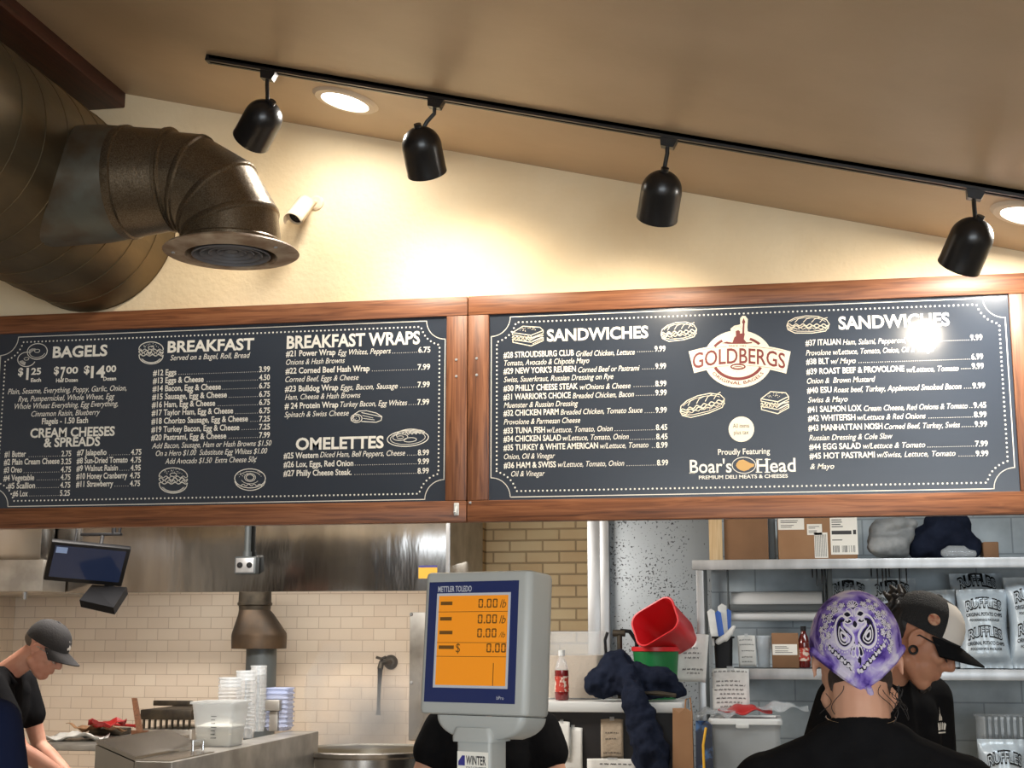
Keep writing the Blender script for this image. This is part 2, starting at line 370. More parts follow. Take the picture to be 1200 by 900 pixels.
# kitchen behind
YT, YB = 9.2, 9.4
xc = W(16, 740, YT).x
xbr = W(571, 640, YB).x; xpost = W(690, 640, YB).x
struct(MB().box((xc-.1, YT, 0), (W(528, 640, 8.3).x-.01, YT+.1, 3)).build('wall_back', M['tile'], smooth=0))
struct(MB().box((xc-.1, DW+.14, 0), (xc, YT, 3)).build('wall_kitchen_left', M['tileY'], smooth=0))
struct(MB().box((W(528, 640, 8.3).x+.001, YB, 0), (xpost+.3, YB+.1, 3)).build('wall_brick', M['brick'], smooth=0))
struct(MB().box((W(528, 640, 8.3).x-.12, 8.3, 0), (W(528, 640, 8.3).x, YB+.1, 3)).build('wall_brick_pier', M['brick_shaded'], smooth=0))
YC = 8.15
xbl = W(834, 700, YC).x
struct(MB().box((xbl, YC, 0), (X1, YC+.1, 3)).build('wall_back_right', M['block'], smooth=0))
struct(MB().box((W(690, 640, YB).x+.301, YB, 0), (X1, YB+.1, 3)).build('wall_back_middle', M['roomwall'], smooth=0))
kc = MB().box((X0, DW+.14, 2.78), (X1, YB+.6, 2.9)); struct(kc.build('ceiling_kitchen', M['roomwall'], smooth=0))
# metal door and its post, right of the brick
YD = 8.5
dl, dr = W(714, 640, YD).x, W(838, 640, YD).x
d = MB().box((dl, YD, .01), (dr+.25, YD+.05, 2.35), .004)
struct(d.build('door_1', M['galv']))
p = MB(); x0, x1 = W(688, 640, YD-.05).x, W(703, 640, YD-.05).x
p.box((x0, YD-.05, .005), (x1, YD+.2, 2.6), .006); x2 = W(714, 640, YD-.05).x
p.box((x1+.001, YD-.075, .005), (x2, YD+.2, 2.6), .006)
struct(p.build('trim_1', M['alu']))

# ------------------------------------------------------------------ menu boards
def BW(px, py, off=0): return W(px, py, D-off)
ftL, fbL = BW(300, 360).z, BW(300, 614.5).z
ftop = (BW(0, 372).z+BW(547, 347).z+BW(1200, 318).z)/3; fbot = (BW(0, 619).z+BW(548, 609).z+BW(1200, 605).z)/3
ptop = (BW(20, 388).z+BW(523, 371).z+BW(573, 369).z+BW(1183, 345).z)/4; pbot = (BW(0, 597).z+BW(522, 587).z+BW(573, 584).z+BW(1195, 577).z)/4
xL, xLr, xm = BW(-14, 490).x, BW(522.5, 480).x, BW(547.5, 480).x
xRl, xRr, xE = BW(572.5, 480).x, BW(1189, 460).x, BW(1213, 460).x
def frame(t, xa, xb, ia, ib):
    """rails and stiles of one frame, inner opening ia..ib"""
    g = .0015
    for nm, a, b, m in (('top_rail', (xa+g, ptop), (xb-g, ftop), 'frameH'), ('bottom_rail', (xa+g, fbot), (xb-g, pbot), 'frameH'),
                        ('stile', (xa+g, pbot+.001), (ia, ptop-.001), 'frameV'), ('stile', (ib, pbot+.001), (xb-g, ptop-.001), 'frameV')):
        MB().box((a[0], D, a[1]), (b[0], DW-.001, b[1]), .0025).build(nm, M[m], t)
mbL = thing('menu_board', (xL, D, fbot), 'black menu board with bagels and breakfast in left half of wooden frame', 'menu board', 'framed menu boards')
mbR = thing('menu_board', (xm, D, fbot), 'black menu board with sandwiches and round red logo in right wooden frame', 'menu board', 'framed menu boards')
frame(mbL, BW(-40, 490).x, xm, xL, xLr); frame(mbR, xm, xE, xRl, xRr)
PY = D+.012
MB().box((xL-.004, PY, pbot-.004), (xLr+.004, PY+.02, ptop+.004)).build('panel', M['board'], mbL, smooth=0)
MB().box((xRl-.004, PY, pbot-.004), (xRr+.004, PY+.02, ptop+.004)).build('panel', M['board'], mbR, smooth=0)
def P(px, py, lift=.0008): return W(px, py, PY-lift)
# all rows are level in the world: a row's height is read at its left end
def line(L, s, x0, x1, by, h, bold=0, it=0, lift=.0008):
    a = P(x0, by, lift); b = P(x1, by, lift); hh = (P(x0, by-h).z-P(x0, by).z)
    L.add(s, flat(a, (1, 0, 0), (0, 0, 1), b.x-a.x, hh), bold, it)
def ribbon(b, pts, w, lift=.0008, closed=False, f=P):
    pts = [V((p[0], p[1])) for p in pts]; n = len(pts)
    for i in range(n if closed else n-1):
        a, c = pts[i], pts[(i+1) % n]; t = c-a
        if t.length < 1e-6: continue
        t.normalize(); nn = V((-t.y, t.x))*w/2; a2, c2 = a-t*w*.3, c+t*w*.3
        b.poly([f(*(a2+nn), lift), f(*(c2+nn), lift), f(*(c2-nn), lift), f(*(a2-nn), lift)])
def disc(b, x, y, r, lift=.0008, ry=None, n=10, f=P):
    b.poly([f(x+r*math.cos(2*PI*i/n), y-(ry or r)*math.sin(2*PI*i/n), lift) for i in range(n)])
# bold heads, item names, italics, prices
IT = .28
def board_text(parent, heads, names, italics, prices, extra):
    A = Letters()
    for s, x0, x1, by, h in heads: line(A, s, x0, x1, by, h, .03)
    for s, x0, x1, by, h in extra: line(A, s, x0, x1, by, h, .03)
    A.build('heading_lettering', M['white'], parent)
    A = Letters()
    for s, x0, x1, by in names: line(A, s, x0, x1, by, 6.6, .022)
    A.build('item_lettering', M['white'], parent)
    A = Letters()
    for s, x0, x1, by in italics: line(A, s, x0, x1, by, 6.3, .004, IT)
    A.build('description_lettering', M['white'], parent)
    A = Letters(); b = MB()
    for s, xd, x0, x1, by in prices:
        line(A, s, x0, x1, by, 6.4, .02)
        z = P(x0, by).z
        k = int((x0-1-xd)/2.55)
        for i in range(k):
            q = P(x0-2-2.55*i, by); r = .0015
            b.poly([(q.x+r*math.cos(a), q.y, z+r+r*math.sin(a)) for a in (0, PI/3, 2*PI/3, PI, 4*PI/3, 5*PI/3)])
    A.build('price_lettering', M['white'], parent, b)
heads = [('BAGELS', 61.6, 125.5, 419, 12.3), ('CREAM CHEESES', 35.2, 134.2, 512.8, 10.2), ('& SPREADS', 51.1, 117, 523.8, 10.2),
         ('BREAKFAST', 196.2, 297.5, 413, 12.6), ('BREAKFAST WRAPS', 335.8, 492, 408.4, 14), ('OMELETTES', 346.5, 449.5, 527, 13.2)]
extra = [('$', 21, 27, 440, 8.5), ('1', 30.4, 33.2, 444.6, 13), ('25', 36.4, 47.9, 439, 7.4), ('Each', 36, 48, 447.6, 4.2),
         ('$', 63, 69, 438.5, 8.5), ('7', 70.4, 76.2, 443.6, 13), ('00', 77.4, 91.3, 437.8, 7.2), ('Half Dozen', 65.6, 91, 448, 4.2),
         ('$', 98.3, 104.8, 437.4, 8.5), ('14', 106.2, 122.8, 442.6, 13), ('00', 124, 136, 436, 7.2), ('Dozen', 121, 136, 446, 4.2)]
names = [('Flagels - 1.50 Each', 49, 103, 497), ('#1 Butter', 5.2, 30.2, 535.6), ('#2 Plain Cream Cheese', 4.4, 69.5, 544.8), ('#3 Oreo', 4.4, 25.6, 554),
         ('#4 Vegetable', 3.9, 39.9, 563.4), ('#5 Scallion', 9, 40.9, 572.6), ('#6 Lox', 14.6, 32.5, 581.8),
         ('#7 Jalape\u00f1o', 90, 124.7, 533.8), ('#8 Sun-Dried Tomato', 89.7, 149.5, 543.2), ('#9 Walnut Raisin', 89.4, 138, 552.2), ('#10 Honey Cranberry', 89.2, 149, 561.4), ('#11 Strawberry', 89, 132.4, 570.6),
         ('#12 Eggs', 179.2, 206.5, 440.2), ('#13 Eggs & Cheese', 179, 238.5, 449.4), ('#14 Bacon, Egg & Cheese', 178.6, 258.7, 458.8), ('#15 Sausage, Egg & Cheese', 178.2, 265.7, 468.3),
         ('#16 Ham, Egg & Cheese', 177.8, 252, 477.6), ('#17 Taylor Ham, Egg & Cheese', 177.6, 273, 487), ('#18 Chorizo Sausage, Egg & Cheese', 177.3, 290.4, 496.8), ('#19 Turkey Bacon, Egg & Cheese', 177.2, 280.3, 506.6), ('#20 Pastrami, Egg & Cheese', 177, 265, 516),
         ('#21 Power Wrap', 335, 393, 417.8), ('#22 Corned Beef Hash Wrap', 334.5, 433, 438), ('#23 Bulldog Wrap', 333.8, 396.3, 459), ('# 24 Protein Wrap', 333.5, 396.3, 479),
         ('#25 Western', 332.3, 373, 537.3), ('#26 Lox, Eggs, Red Onion', 332.2, 414, 547.6), ('#27 Philly Cheese Steak.', 332, 412, 558)]
italics = [('Plain, Sesame, Everything, Poppy, Garlic, Onion,', 9, 148, 462), ('Rye, Pumpernickel, Whole Wheat, Egg', 21.3, 134, 470.8), ('Whole Wheat Everything, Egg Everything,', 17, 138, 479.4), ('Cinnamon Raisin, Blueberry', 36.6, 117, 488.2),
           ('Served on a Bagel, Roll, Bread', 199.5, 293, 422.4), ('Add Bacon, Sausage, Ham or Hash Browns $1.50', 178, 318, 525.6), ('On a Hero $1.00  Substitute Egg Whites $1.00', 182.5, 313, 534.4), ('Add Avocado $1.50  Extra Cheese 50\u00a2', 193.4, 301, 543.6),
           ('Egg Whites, Peppers', 396, 458, 416.2), ('Onions & Hash Browns', 335.2, 404, 427.6), ('Corned Beef, Eggs & Cheese', 334.3, 420.2, 447.8), ('Eggs, Bacon, Sausage', 399, 466, 457.2), ('Ham, Cheese & Hash Browns', 334, 422.4, 468.6),
           ('Turkey Bacon, Egg Whites', 398.8, 477.2, 477), ('Spinach & Swiss Cheese', 333.4, 408.7, 489), ('Diced Ham, Bell Peppers, Cheese', 375, 474.7, 536)]
pr = [('2.75', 30.5, 71.8, 83.3, 534.8), ('3.25', 70, 71.5, 83.3, 544), ('4.75', 26, 71, 83, 553.4), ('4.75', 40, 70.8, 82.3, 562.4), ('4.75', 41, 70.3, 82.3, 571.6), ('5.25', 33, 70, 81.8, 581),
      ('4.75', 125, 153.3, 165.6, 533), ('4.75', 150, 152.8, 165, 542.2), ('4.95', 138.5, 152.8, 164.8, 551.4), ('4.75', 149.5, 152, 164, 560.4), ('4.75', 133, 152, 164, 569.8)]
for (v, xd), by in zip((('3.99', 207), ('4.50', 239), ('6.75', 259), ('6.75', 266), ('6.75', 253), ('6.75', 273.5), ('7.25', 291), ('7.25', 281), ('7.99', 266)), (436, 445.6, 455.2, 465, 474.6, 484.4, 494, 503.4, 513)):
    pr.append((v, xd, 303.6, 316.2, by))
pr += [('6.75', 458.5, 490.3, 504.3, 413.2), ('7.99', 433.5, 489.4, 504, 433.4), ('7.99', 466.5, 489.3, 503.6, 454), ('7.99', 477.5, 489, 503, 474.4), ('8.99', 475.2, 489.6, 502.7, 533.6), ('9.99', 414.5, 489.6, 502.7, 543.9), ('8.99', 412.5, 489.3, 502.5, 555)]
board_text(mbL, heads, names, italics, pr, extra)
heads = [('SANDWICHES', 640.9, 759.9, 399.8, 13.2), ('SANDWICHES', 982.8, 1113.4, 385.8, 14.2)]
names, italics, pr = [], [], []
def row(n, nx, nb, it=None, ix=None, v=None, px=None, pb=None):
    names.append((n, nx[0], nx[1], nb))
    if it: italics.append((it, ix[0], ix[1], nb-(ix[0]-nx[0])*.02))
    if v: pr.append((v, (ix or nx)[1]+.5, px[0], px[1], pb))
row('#28 STROUDSBURG CLUB', (590, 672.6), 419.4, 'Grilled Chicken, Lettuce', (675.2, 744), '9.99', (767, 780), 412)
row("#29 NEW YORK'S REUBEN", (590, 675), 438.2, 'Corned Beef or Pastrami', (677.5, 749.7), '9.99', (768, 780.6), 432.4)
row('#30 PHILLY CHEESE STEAK', (590, 677.2), 458.4, 'w/Onions & Cheese', (679.6, 739), '8.99', (768, 781), 452.8)
row("#31 WARRIOR'S CHOICE", (590, 668.9), 468.5, 'Breaded Chicken, Bacon', (671, 743), '9.99', (768, 781.4), 463.4)
row('#32 CHICKEN PARM', (590, 654.7), 487.4, 'Breaded Chicken, Tomato Sauce', (656.8, 753), '9.99', (768.2, 781.5), 483.8)
row('#33 TUNA FISH', (590, 638.8), 508, 'w/Lettuce, Tomato, Onion', (640.9, 718), '8.45', (768.6, 782), 504)
row('#34 CHICKEN SALAD', (590, 657.6), 517.7, 'w/Lettuce, Tomato, Onion', (659.6, 736.8), '8.45', (769, 782.4), 514.8)
row('#35 TURKEY & WHITE AMERICAN', (590, 701), 527.8, 'w/Lettuce, Tomato', (703.3, 760), '8.99', (769, 782.4), 524.8)
row('#36 HAM & SWISS', (590.3, 651.5), 548.6, 'w/Lettuce, Tomato, Onion', (653.9, 731.5), '8.99', (770, 783), 545.4)
italics += [('Tomato, Avocado & Chipotle Mayo', 591, 690.5, 428.6), ('Swiss, Sauerkraut, Russian Dressing on Rye', 590.4, 718.8, 448), ('Muenster & Russian Dressing', 590.4, 677.5, 478), ('Provolone & Parmesan Cheese', 590.4, 680, 497.6), ('Onion, Oil & Vinegar', 590.6, 650.4, 538.2), ('Oil & Vinegar', 599, 638.5, 558.4)]
row('#37 ITALIAN', (944, 985.4), 405, 'Ham, Salami, Pepperoni,', (987.7, 1061.8), '9.99', (1137.2, 1151.4), 398.8)
row('#38 BLT', (944.8, 971.6), 427, 'w/ Mayo', (973.8, 1003), '6.99', (1138.5, 1152.3), 421.2)
row('#39 ROAST BEEF & PROVOLONE', (945, 1060.2), 438.6, 'w/Lettuce, Tomato', (1062.7, 1123.6), '9.99', (1139, 1153), 432.2)
row('#40 ESU', (945.8, 974.8), 460.6, 'Roast beef, Turkey, Applewood Smoked Bacon', (977, 1127), '9.99', (1139.8, 1154.6), 455.2)
row('#41 SALMON LOX', (946.4, 1009.9), 483, 'Cream Cheese, Red Onions & Tomato', (1012.5, 1134.3), '9.45', (1141, 1156), 478)
row('#42 WHITEFISH', (947, 1002.5), 493.4, 'w/Lettuce & Red Onions', (1004.7, 1085), '8.99', (1141.6, 1156.3), 489)
row('#43 MANHATTAN NOSH', (947.3, 1034.4), 504.7, 'Corned Beef, Turkey, Swiss', (1036.6, 1125.3), '9.99', (1142.3, 1156.9), 500.2)
row('#44 EGG SALAD', (948.3, 1009), 526.9, 'w/Lettuce & Tomato', (1011.5, 1084.4), '7.99', (1143, 1157.8), 523.2)
row('#45 HOT PASTRAMI', (948.7, 1025.4), 537.6, 'w/Swiss, Lettuce, Tomato', (1028, 1120), '9.99', (1143.6, 1158.5), 534.6)
italics += [('Provolone w/Lettuce, Tomato, Onion, Oil & Vinegar', 944.5, 1096.6, 416.7), ('Onion &  Brown Mustard', 945.8, 1026, 449.6), ('Swiss & Mayo', 947, 993.5, 471.8), ('Russian Dressing & Cole Slaw', 948.3, 1046.3, 516.2), ('& Mayo', 949.6, 977.7, 549.8)]
board_text(mbR, heads, names, italics, pr, [])
# border: solid line with scooped corners and a dotted line inside
def border(parent, x0, x1, z0, z1):
    b = MB(); Y = PY-.0008
    def path(ins, r):
        a, c, e, g = x0+ins, x1-ins, z0+ins, z1-ins; pts = []
        for (cx, cz), s in (((x0, z0), 90), ((x1, z0), 180), ((x1, z1), 270), ((x0, z1), 360)):
            for k in range(13):
                t = math.radians(s-k*90/12); pts.append((cx+r*math.cos(t), cz+r*math.sin(t)))
        out = []
        for (px_, pz) in pts: out.append((min(max(px_, a), c), min(max(pz, e), g)))
        return out
    def strip(pts, w):
        n = len(pts)
        for i in range(n):
            p, q = V(pts[i]), V(pts[(i+1) % n]); t = q-p
            if t.length < 1e-5: continue
            t.normalize(); m = V((-t.y, t.x))*w/2
            b.poly([(v.x, Y, v.y) for v in (p-t*w*.3+m, q+t*w*.3+m, q+t*w*.3-m, p-t*w*.3-m)])
    strip(path(0, .074), .0032)
    pts = path(.022, .099); n = len(pts); step = .0164; acc = 0
    for i in range(n):
        p, q = V(pts[i]), V(pts[(i+1) % n]); L = (q-p).length
        while acc < L:
            c = p+(q-p)*(acc/L)
            b.poly([(c.x+.0036*math.cos(a*PI/4), Y, c.y+.0036*math.sin(a*PI/4)) for a in range(8)]); acc += step
        acc -= L
    b.build('border_lines', M['white'], parent, smooth=0)
zt, zb = (P(498, 376.4).z+P(300, 384).z)/2, (P(498, 584).z+P(200, 591.5).z)/2
border(mbL, P(-4, 490).x, P(521, 480).x, zb, zt)
border(mbR, P(575.5, 480).x, P(1183.5, 460).x, (P(599, 581.7).z+P(1162, 573.6).z)/2, (P(599, 372.3).z+P(1151, 348.7).z)/2)
# chalk drawings
def sk(b, cx, cy, w, h, rot, kind):
    ca, sa = math.cos(math.radians(rot)), math.sin(math.radians(rot))
    def T(x, y): x, y = x*w/2, y*h/2; return (cx+x*ca+y*sa, cy-(-x*sa+y*ca))
    def st(pts, lw=.75, closed=False): ribbon(b, [T(*p) for p in pts], lw, closed=closed)
    def el(x, y, a, c, t0=0, t1=360, n=26, lw=.75): st([(x+a*math.cos(math.radians(t0+(t1-t0)*i/n)), y+c*math.sin(math.radians(t0+(t1-t0)*i/n))) for i in range(n+1)], lw)
    def dots(n, x0, x1, y0, y1):
        for i in range(n): q = T(random.uniform(x0, x1), random.uniform(y0, y1)); disc(b, q[0], q[1], .42, n=6)
    def wavy(y, a, k, x0=-.95, x1=.95, lw=.8, ph=0): st([(x0+(x1-x0)*i/40, y+a*math.sin(k*i/40*2*PI+ph)) for i in range(41)], lw)
    if kind == 'bagels':
        el(.3, .25, .62, .68, lw=.9); el(.3, .3, .16, .14); el(.3, .25, .5, .52, 200, 330); el(-.42, -.3, .55, .62, 60, 330, lw=.9); el(-.42, -.25, .15, .12)
        for k in range(7): el(.3, .25, .2+.05*k, .2+.06*k, 100+9*k, 150+8*k, 8, .6)
        for k in range(5): el(-.42, -.3, .25+.05*k, .25+.06*k, 190, 250, 8, .6)
    elif kind == 'stack':
        el(0, .3, .95, .62, 0, 180, lw=1); el(0, .42, .22, .13); wavy(.26, .06, 5); wavy(.1, .1, 4, lw=1.3); wavy(-.06, .08, 6, ph=1); wavy(-.2, .06, 4, lw=1.2)
        el(0, -.25, .93, .68, 180, 360, lw=1); dots(22, -.6, .6, .45, .8); el(0, -.35, .7, .45, 200, 340, lw=.6); el(0, -.3, .8, .55, 200, 340, lw=.6)
    elif kind == 'ring':
        el(0, .1, .95, .8, lw=1); el(0, .18, .24, .24, lw=.9); el(0, .18, .34, .34, lw=.7); el(0, 0, .95, .9, 190, 350, lw=1); wavy(-.45, .07, 5, -.85, .85)
        dots(20, -.75, .75, .2, .75); el(0, .1, .7, .58, 30, 150, lw=.6); el(0, .1, .55, .45, 200, 330, lw=.6)
    elif kind == 'wrap':
        st([(-.95, -.5), (-.75, .35), (-.45, .75), (0, .8), (.6, .5), (.95, .05), (.9, -.45), (.6, -.7), (-.3, -.6)], .9)
        el(-.62, -.2, .34, .55, lw=.9); el(-.62, -.2, .2, .35); dots(18, -.85, -.4, -.55, .2); st([(-.3, .55), (.5, .2), (.9, .0)]); st([(-.25, .2), (.4, -.15)], .6); st([(-.2, -.2), (.5, -.4)], .6)
    elif kind == 'plate':
        el(0, -.15, .97, .75, lw=1); el(0, -.12, .82, .6, lw=.6); el(.1, .2, .62, .5, 10, 190, lw=1); el(.25, .25, .5, .35, 0, 170); el(-.35, 0, .35, .3); el(-.35, 0, .15, .13); el(.1, -.3, .3, .2); wavy(.3, .1, 5, -.1, .8)
        for k in range(5): el(.3, .2, .15+.1*k, .1+.08*k, 20, 150, 8, .6)
    elif kind == 'hoagie':
        st([(-.98, -.1), (-.9, .35), (-.6, .7), (-.1, .9), (.45, .85), (.85, .5), (.98, .05), (.92, -.3)], 1)
        st([(-.98, -.1), (-.93, -.5), (-.6, -.85), (.2, -.85), (.8, -.65), (.92, -.3)], 1)
        wavy(-.02, .1, 6, lw=1.2); wavy(-.2, .1, 5, lw=1.4, ph=1.3); wavy(-.38, .07, 7, ph=.6)
        for k in range(4): st([(-.6+.38*k, .25), (-.45+.38*k, .6), (-.2+.36*k, .72)], .8)
        dots(16, -.8, .8, -.6, -.3); el(0, .1, .85, .62, 20, 160, lw=.55)
        st([(-.9, -.45), (-.5, -.66), (.2, -.68), (.75, -.5)], .7)
    elif kind == 'club':
        st([(-.95, .3), (-.3, .9), (.75, .8), (.95, .5), (.2, .05), (-.95, .3)], 1); st([(-.95, .3), (-.95, .1), (.2, -.2), (.2, .05)], .9); st([(.95, .5), (.95, .25), (.2, -.2)], .9)
        wavy(-.15, .1, 5, -.95, .2, 1.2); st([(.2, -.35), (.5, -.1), (.95, .05)], 1.3); wavy(-.35, .08, 4, -.95, .2, 1.2)
        st([(-.92, -.35), (-.92, -.6), (.2, -.95), (.95, -.45), (.95, -.15), (.2, -.6), (-.92, -.35)], 1)
        dots(24, -.5, .5, .4, .8); st([(.3, -.5), (.9, -.1)], .6); st([(.3, -.75), (.9, -.32)], .6)
b = MB()
for a in ((38.5, 416, 38, 27, -8, 'bagels'), (177, 413.5, 30, 28, 0, 'stack'), (203, 563, 35, 32, 0, 'stack'), (293, 562, 38, 28, 0, 'ring'), (429.5, 488.5, 38, 18, 0, 'wrap'), (477.8, 511.8, 50, 25, -4, 'plate')): sk(b, *a)
b.build('chalk_drawings', M['white'], mbL, smooth=0, recalc=False)
b = MB()
for a in ((618.5, 393.5, 38, 25, 0, 'club'), (795.5, 388.5, 43, 24, -6, 'hoagie'), (947, 380.5, 51, 23, 0, 'hoagie'), (823, 474.5, 55, 26, -14, 'hoagie'), (908, 471.5, 34, 28, 0, 'club')): sk(b, *a)
b.build('chalk_drawings', M['cream'], mbR, smooth=0, recalc=False)
# round shop logo: disc, arched ribbon, silhouette, lettering
LX = lambda x: 800+x/8.571
LY = lambda y: 360+y/8.571
def L1(x, y, lift=.001): return P(LX(x), LY(y), lift)
b = MB()
pts = [(558+345*math.cos(t), 520-288*math.sin(t)) for t in [2*PI*i/48 for i in range(48)]]
b.poly([L1(*p) for p in pts])
b.poly([L1(*p, .0011) for p in [(480, 300), (482, 215), (520, 185), (560, 178), (578, 170), (578, 110), (600, 86), (630, 88), (655, 120), (650, 200), (658, 300)]])
arch = lambda x: 62*((x-570)/500)**2
top = [(60+i*(1085-60)/24, 370+arch(60+i*(1085-60)/24)*1.15) for i in range(25)]
bot = [(1040-i*(1040-115)/24, 598+arch(1040-i*(1040-115)/24)*1.25) for i in range(25)]
b.prism([L1(*p, .0013) for p in top+bot], (0, .0002, 0))
b.build('logo_disc', M['cream'], mbR, smooth=0, recalc=False)
b = MB()
def ring_arc(cx, cy, rx, ry, t0, t1, w, lift=.0017, n=16):
    q = [math.radians(t0+(t1-t0)*i/n) for i in range(n+1)]
    for a, c in zip(q[:-1], q[1:]):
        b.poly([L1(cx+rx*math.cos(a), cy-ry*math.sin(a), lift), L1(cx+rx*math.cos(c), cy-ry*math.sin(c), lift), L1(cx+(rx-w)*math.cos(c), cy-(ry-w)*math.sin(c), lift), L1(cx+(rx-w)*math.cos(a), cy-(ry-w)*math.sin(a), lift)])
ring_arc(558, 520, 300, 235, 124, 146, 26); ring_arc(558, 520, 300, 235, 42, 66, 26); ring_arc(555, 520, 268, 214, 205, 335, 30)
def fig(pts): b.poly([L1(*p, .0017) for p in pts])
fig([(395, 362), (440, 345), (500, 355), (520, 300), (535, 290), (533, 240), (560, 228), (577, 245), (575, 265), (600, 262), (625, 262), (615, 320), (640, 352), (695, 350), (698, 362), (640, 368), (460, 368)])
fig([(598, 262), (606, 160), (622, 160), (618, 262)]); fig([(596, 150), (612, 108), (630, 150), (620, 165), (602, 165)])
for i in range(6):
    t = math.radians(30+i*24); fig([(556+36*math.cos(t-.05), 232-36*math.sin(t-.05)), (556+62*math.cos(t), 232-62*math.sin(t)), (556+36*math.cos(t+.05), 232-36*math.sin(t+.05))])
ribbon(b, [(LX(120+i*32), LY(436+arch(120+i*32)*1.0-44)) for i in range(11)], .4, .0017); ribbon(b, [(LX(660+i*32), LY(436+arch(660+i*32)*1.0-44)) for i in range(12)], .4, .0017)
ribbon(b, [(LX(130+i*33), LY(590+arch(130+i*33)-5)) for i in range(11)], .4, .0017); ribbon(b, [(LX(645+i*33), LY(590+arch(645+i*33)-5)) for i in range(12)], .4, .0017)
ring_arc(556, 597, 78, 32, 0, 360, 16, n=24)
ring_arc(556, 606, 50, 14, 0, 180, 8, n=10)
for i in range(10): q = (400+i*36, 622+18*math.sin(i*2.1)+12); disc(b, LX(q[0]), LY(q[1]), .4, .0017, n=5)
A = Letters()
def bent(x, y):
    xx = 100+x*930; return L1(xx, 562+arch(xx)*1.05-y*(148-18*abs(x-.5)*0), .0018)
A.add('GOLDBERGS', bent, .012)
def lo(x, y):
    t = math.radians(214+x*112); r0 = 276+ -y*30; return L1(555+(r0+38)*math.cos(t), 522-(r0-22)*math.sin(t), .0018)
A.add('ORIGINAL BAGELS', lo, .01)
A.add('SINCE 1983', lambda x, y: L1(462+x*175, 397-y*17, .0018), .01)
A.build('logo_lettering', M['maroon'], mbR, b)
b = MB(); disc(b, 868.8, 503, 15, .001, 14.9, 32); b.build('round_badge', M['cream'], mbR, smooth=0, recalc=False)
A = Letters(); line(A, 'All items', 859, 878, 501.5, 5, 0, 0, .0014); line(A, 'plus tax', 860, 877.3, 509.2, 5, 0, 0, .0014); A.build('badge_lettering', M['ink'], mbR)
A = Letters(); line(A, 'Proudly Featuring', 841.5, 902.4, 533, 6.6, .01); line(A, "Boar's", 808.6, 857.6, 554.4, 15.2, .012); line(A, 'Head', 886.8, 932.6, 553.4, 15.6, .012); line(A, 'PREMIUM DELI MEATS & CHEESES', 819, 923.4, 561.6, 4, .02)
b = MB()
for x0, x1, y in ((808, 814, 554.4), (886, 893, 553.4), (896.5, 902.5, 553.4), (886, 893, 538.4), (896.5, 902.5, 538.4)):   # serifs
    ribbon(b, [(x0, y), (x1, y)], 1.1)
ob = [(871.8+13.8*math.cos(2*PI*i/30), 545.2-9.4*math.sin(2*PI*i/30)) for i in range(30)]; ribbon(b, ob, .8, closed=True)
A.build('supplier_lettering', M['white'], mbR, b)
b = MB(); b.poly([P(*p, .0012) for p in [(863, 543), (866, 539.5), (871, 538.5), (875, 540.5), (879, 542.5), (884, 543.8), (883.6, 546.5), (880, 548), (877, 550.5), (872, 552.2), (867.5, 551), (864, 548.5), (862.4, 545.6)]])
b.build('supplier_emblem', M['tan'], mbR, smooth=0, recalc=False)
# small white hook and screws on the frame
h = thing('wall_hook', BW(535, 606), 'small white adhesive hook at the foot of the left wooden frame', 'hook')
a = BW(535, 598); z = a.z
MB().box((a.x-.010, D-.006, z-.02), (a.x+.010, D-.0002, z+.028), .004).build('backplate', M['wplastic'], h)
MB().tube([(a.x, D-.005, z+.012), (a.x, D-.014, z+.002), (a.x, D-.02, z-.014), (a.x, D-.026, z-.018), (a.x, D-.03, z-.008)], .005).build('hook', M['wplastic'], h)
sc = MB()
for x, y in ((534.6, 421.5), (534.6, 441)):
    a = BW(x, y); sc.cyl((a.x, D+.001, a.z), (a.x, D-.003, a.z), .006, .004, 12)
sc.build('screw_heads', M['alu'], mbL)
sc = MB()
for x, y in ((558.5, 420), (558.5, 439.5), (543+8, 589)):
    a = BW(x, y); sc.cyl((a.x, D+.001, a.z), (a.x, D-.003, a.z), .006, .004, 12)
sc.build('screw_heads', M['alu'], mbR)
#@@NEXT
# ------------------------------------------------------------------ spiral duct with branch
YE = 4.5
dc = W(109, 264, 5.25); dr_ = W(206.5, 264, 5.25).x-dc.x
dt = thing('spiral_duct', (dc.x, 3, dc.z-dr_), 'large grey spiral duct with elbow branch and round register at upper left', 'duct')
b = MB(); pr = []; y = .3; pitch = .155
while y < 5.255:
    for dy, rr in ((0, 0), (pitch-.010, 0), (pitch-.0095, .003), (pitch-.0005, .003)):
        if y+dy < 5.256: pr.append((dr_+rr, y+dy))
    y += pitch
mt = Matrix.Translation((dc.x, 0, dc.z)) @ Matrix.Rotation(math.radians(-90), 4, 'X')
b.lathe(pr, mt, 56, True, True); b.build('main_pipe', M['duct'], dt, smooth=30)
a0 = W(150, 214, YE); bz = a0.z
xj = dc.x+dr_*.55; xt = W(152, 212, YE).x; xe = W(200, 212, YE).x
r1 = (W(150, 148, YE).z-W(150, 282, YE).z)/2*.97; r2 = (W(217, 280, YE).x-W(327, 280, YE).x)/-2
mx = Matrix.Translation((0, YE, bz)) @ Matrix.Rotation(math.radians(90), 4, 'Y')
MB().lathe([(r1*1.04, xj), (r1*1.02, xj+(xt-xj)*.7), (r1*.96, xt)], mx, 40).build('branch_collar', M['ductdirty'], dt)
MB().lathe([(r1*.97, xt-.02), (r1*.985, xt), (r1*.985, xt+.012), (r1*.95, xt+.016), (r2*1.04, xe), (r2*1.08, xe+.004), (r2*1.08, xe+.016), (r2, xe+.02)], mx, 40).build('branch_reducer', M['duct2'], dt)
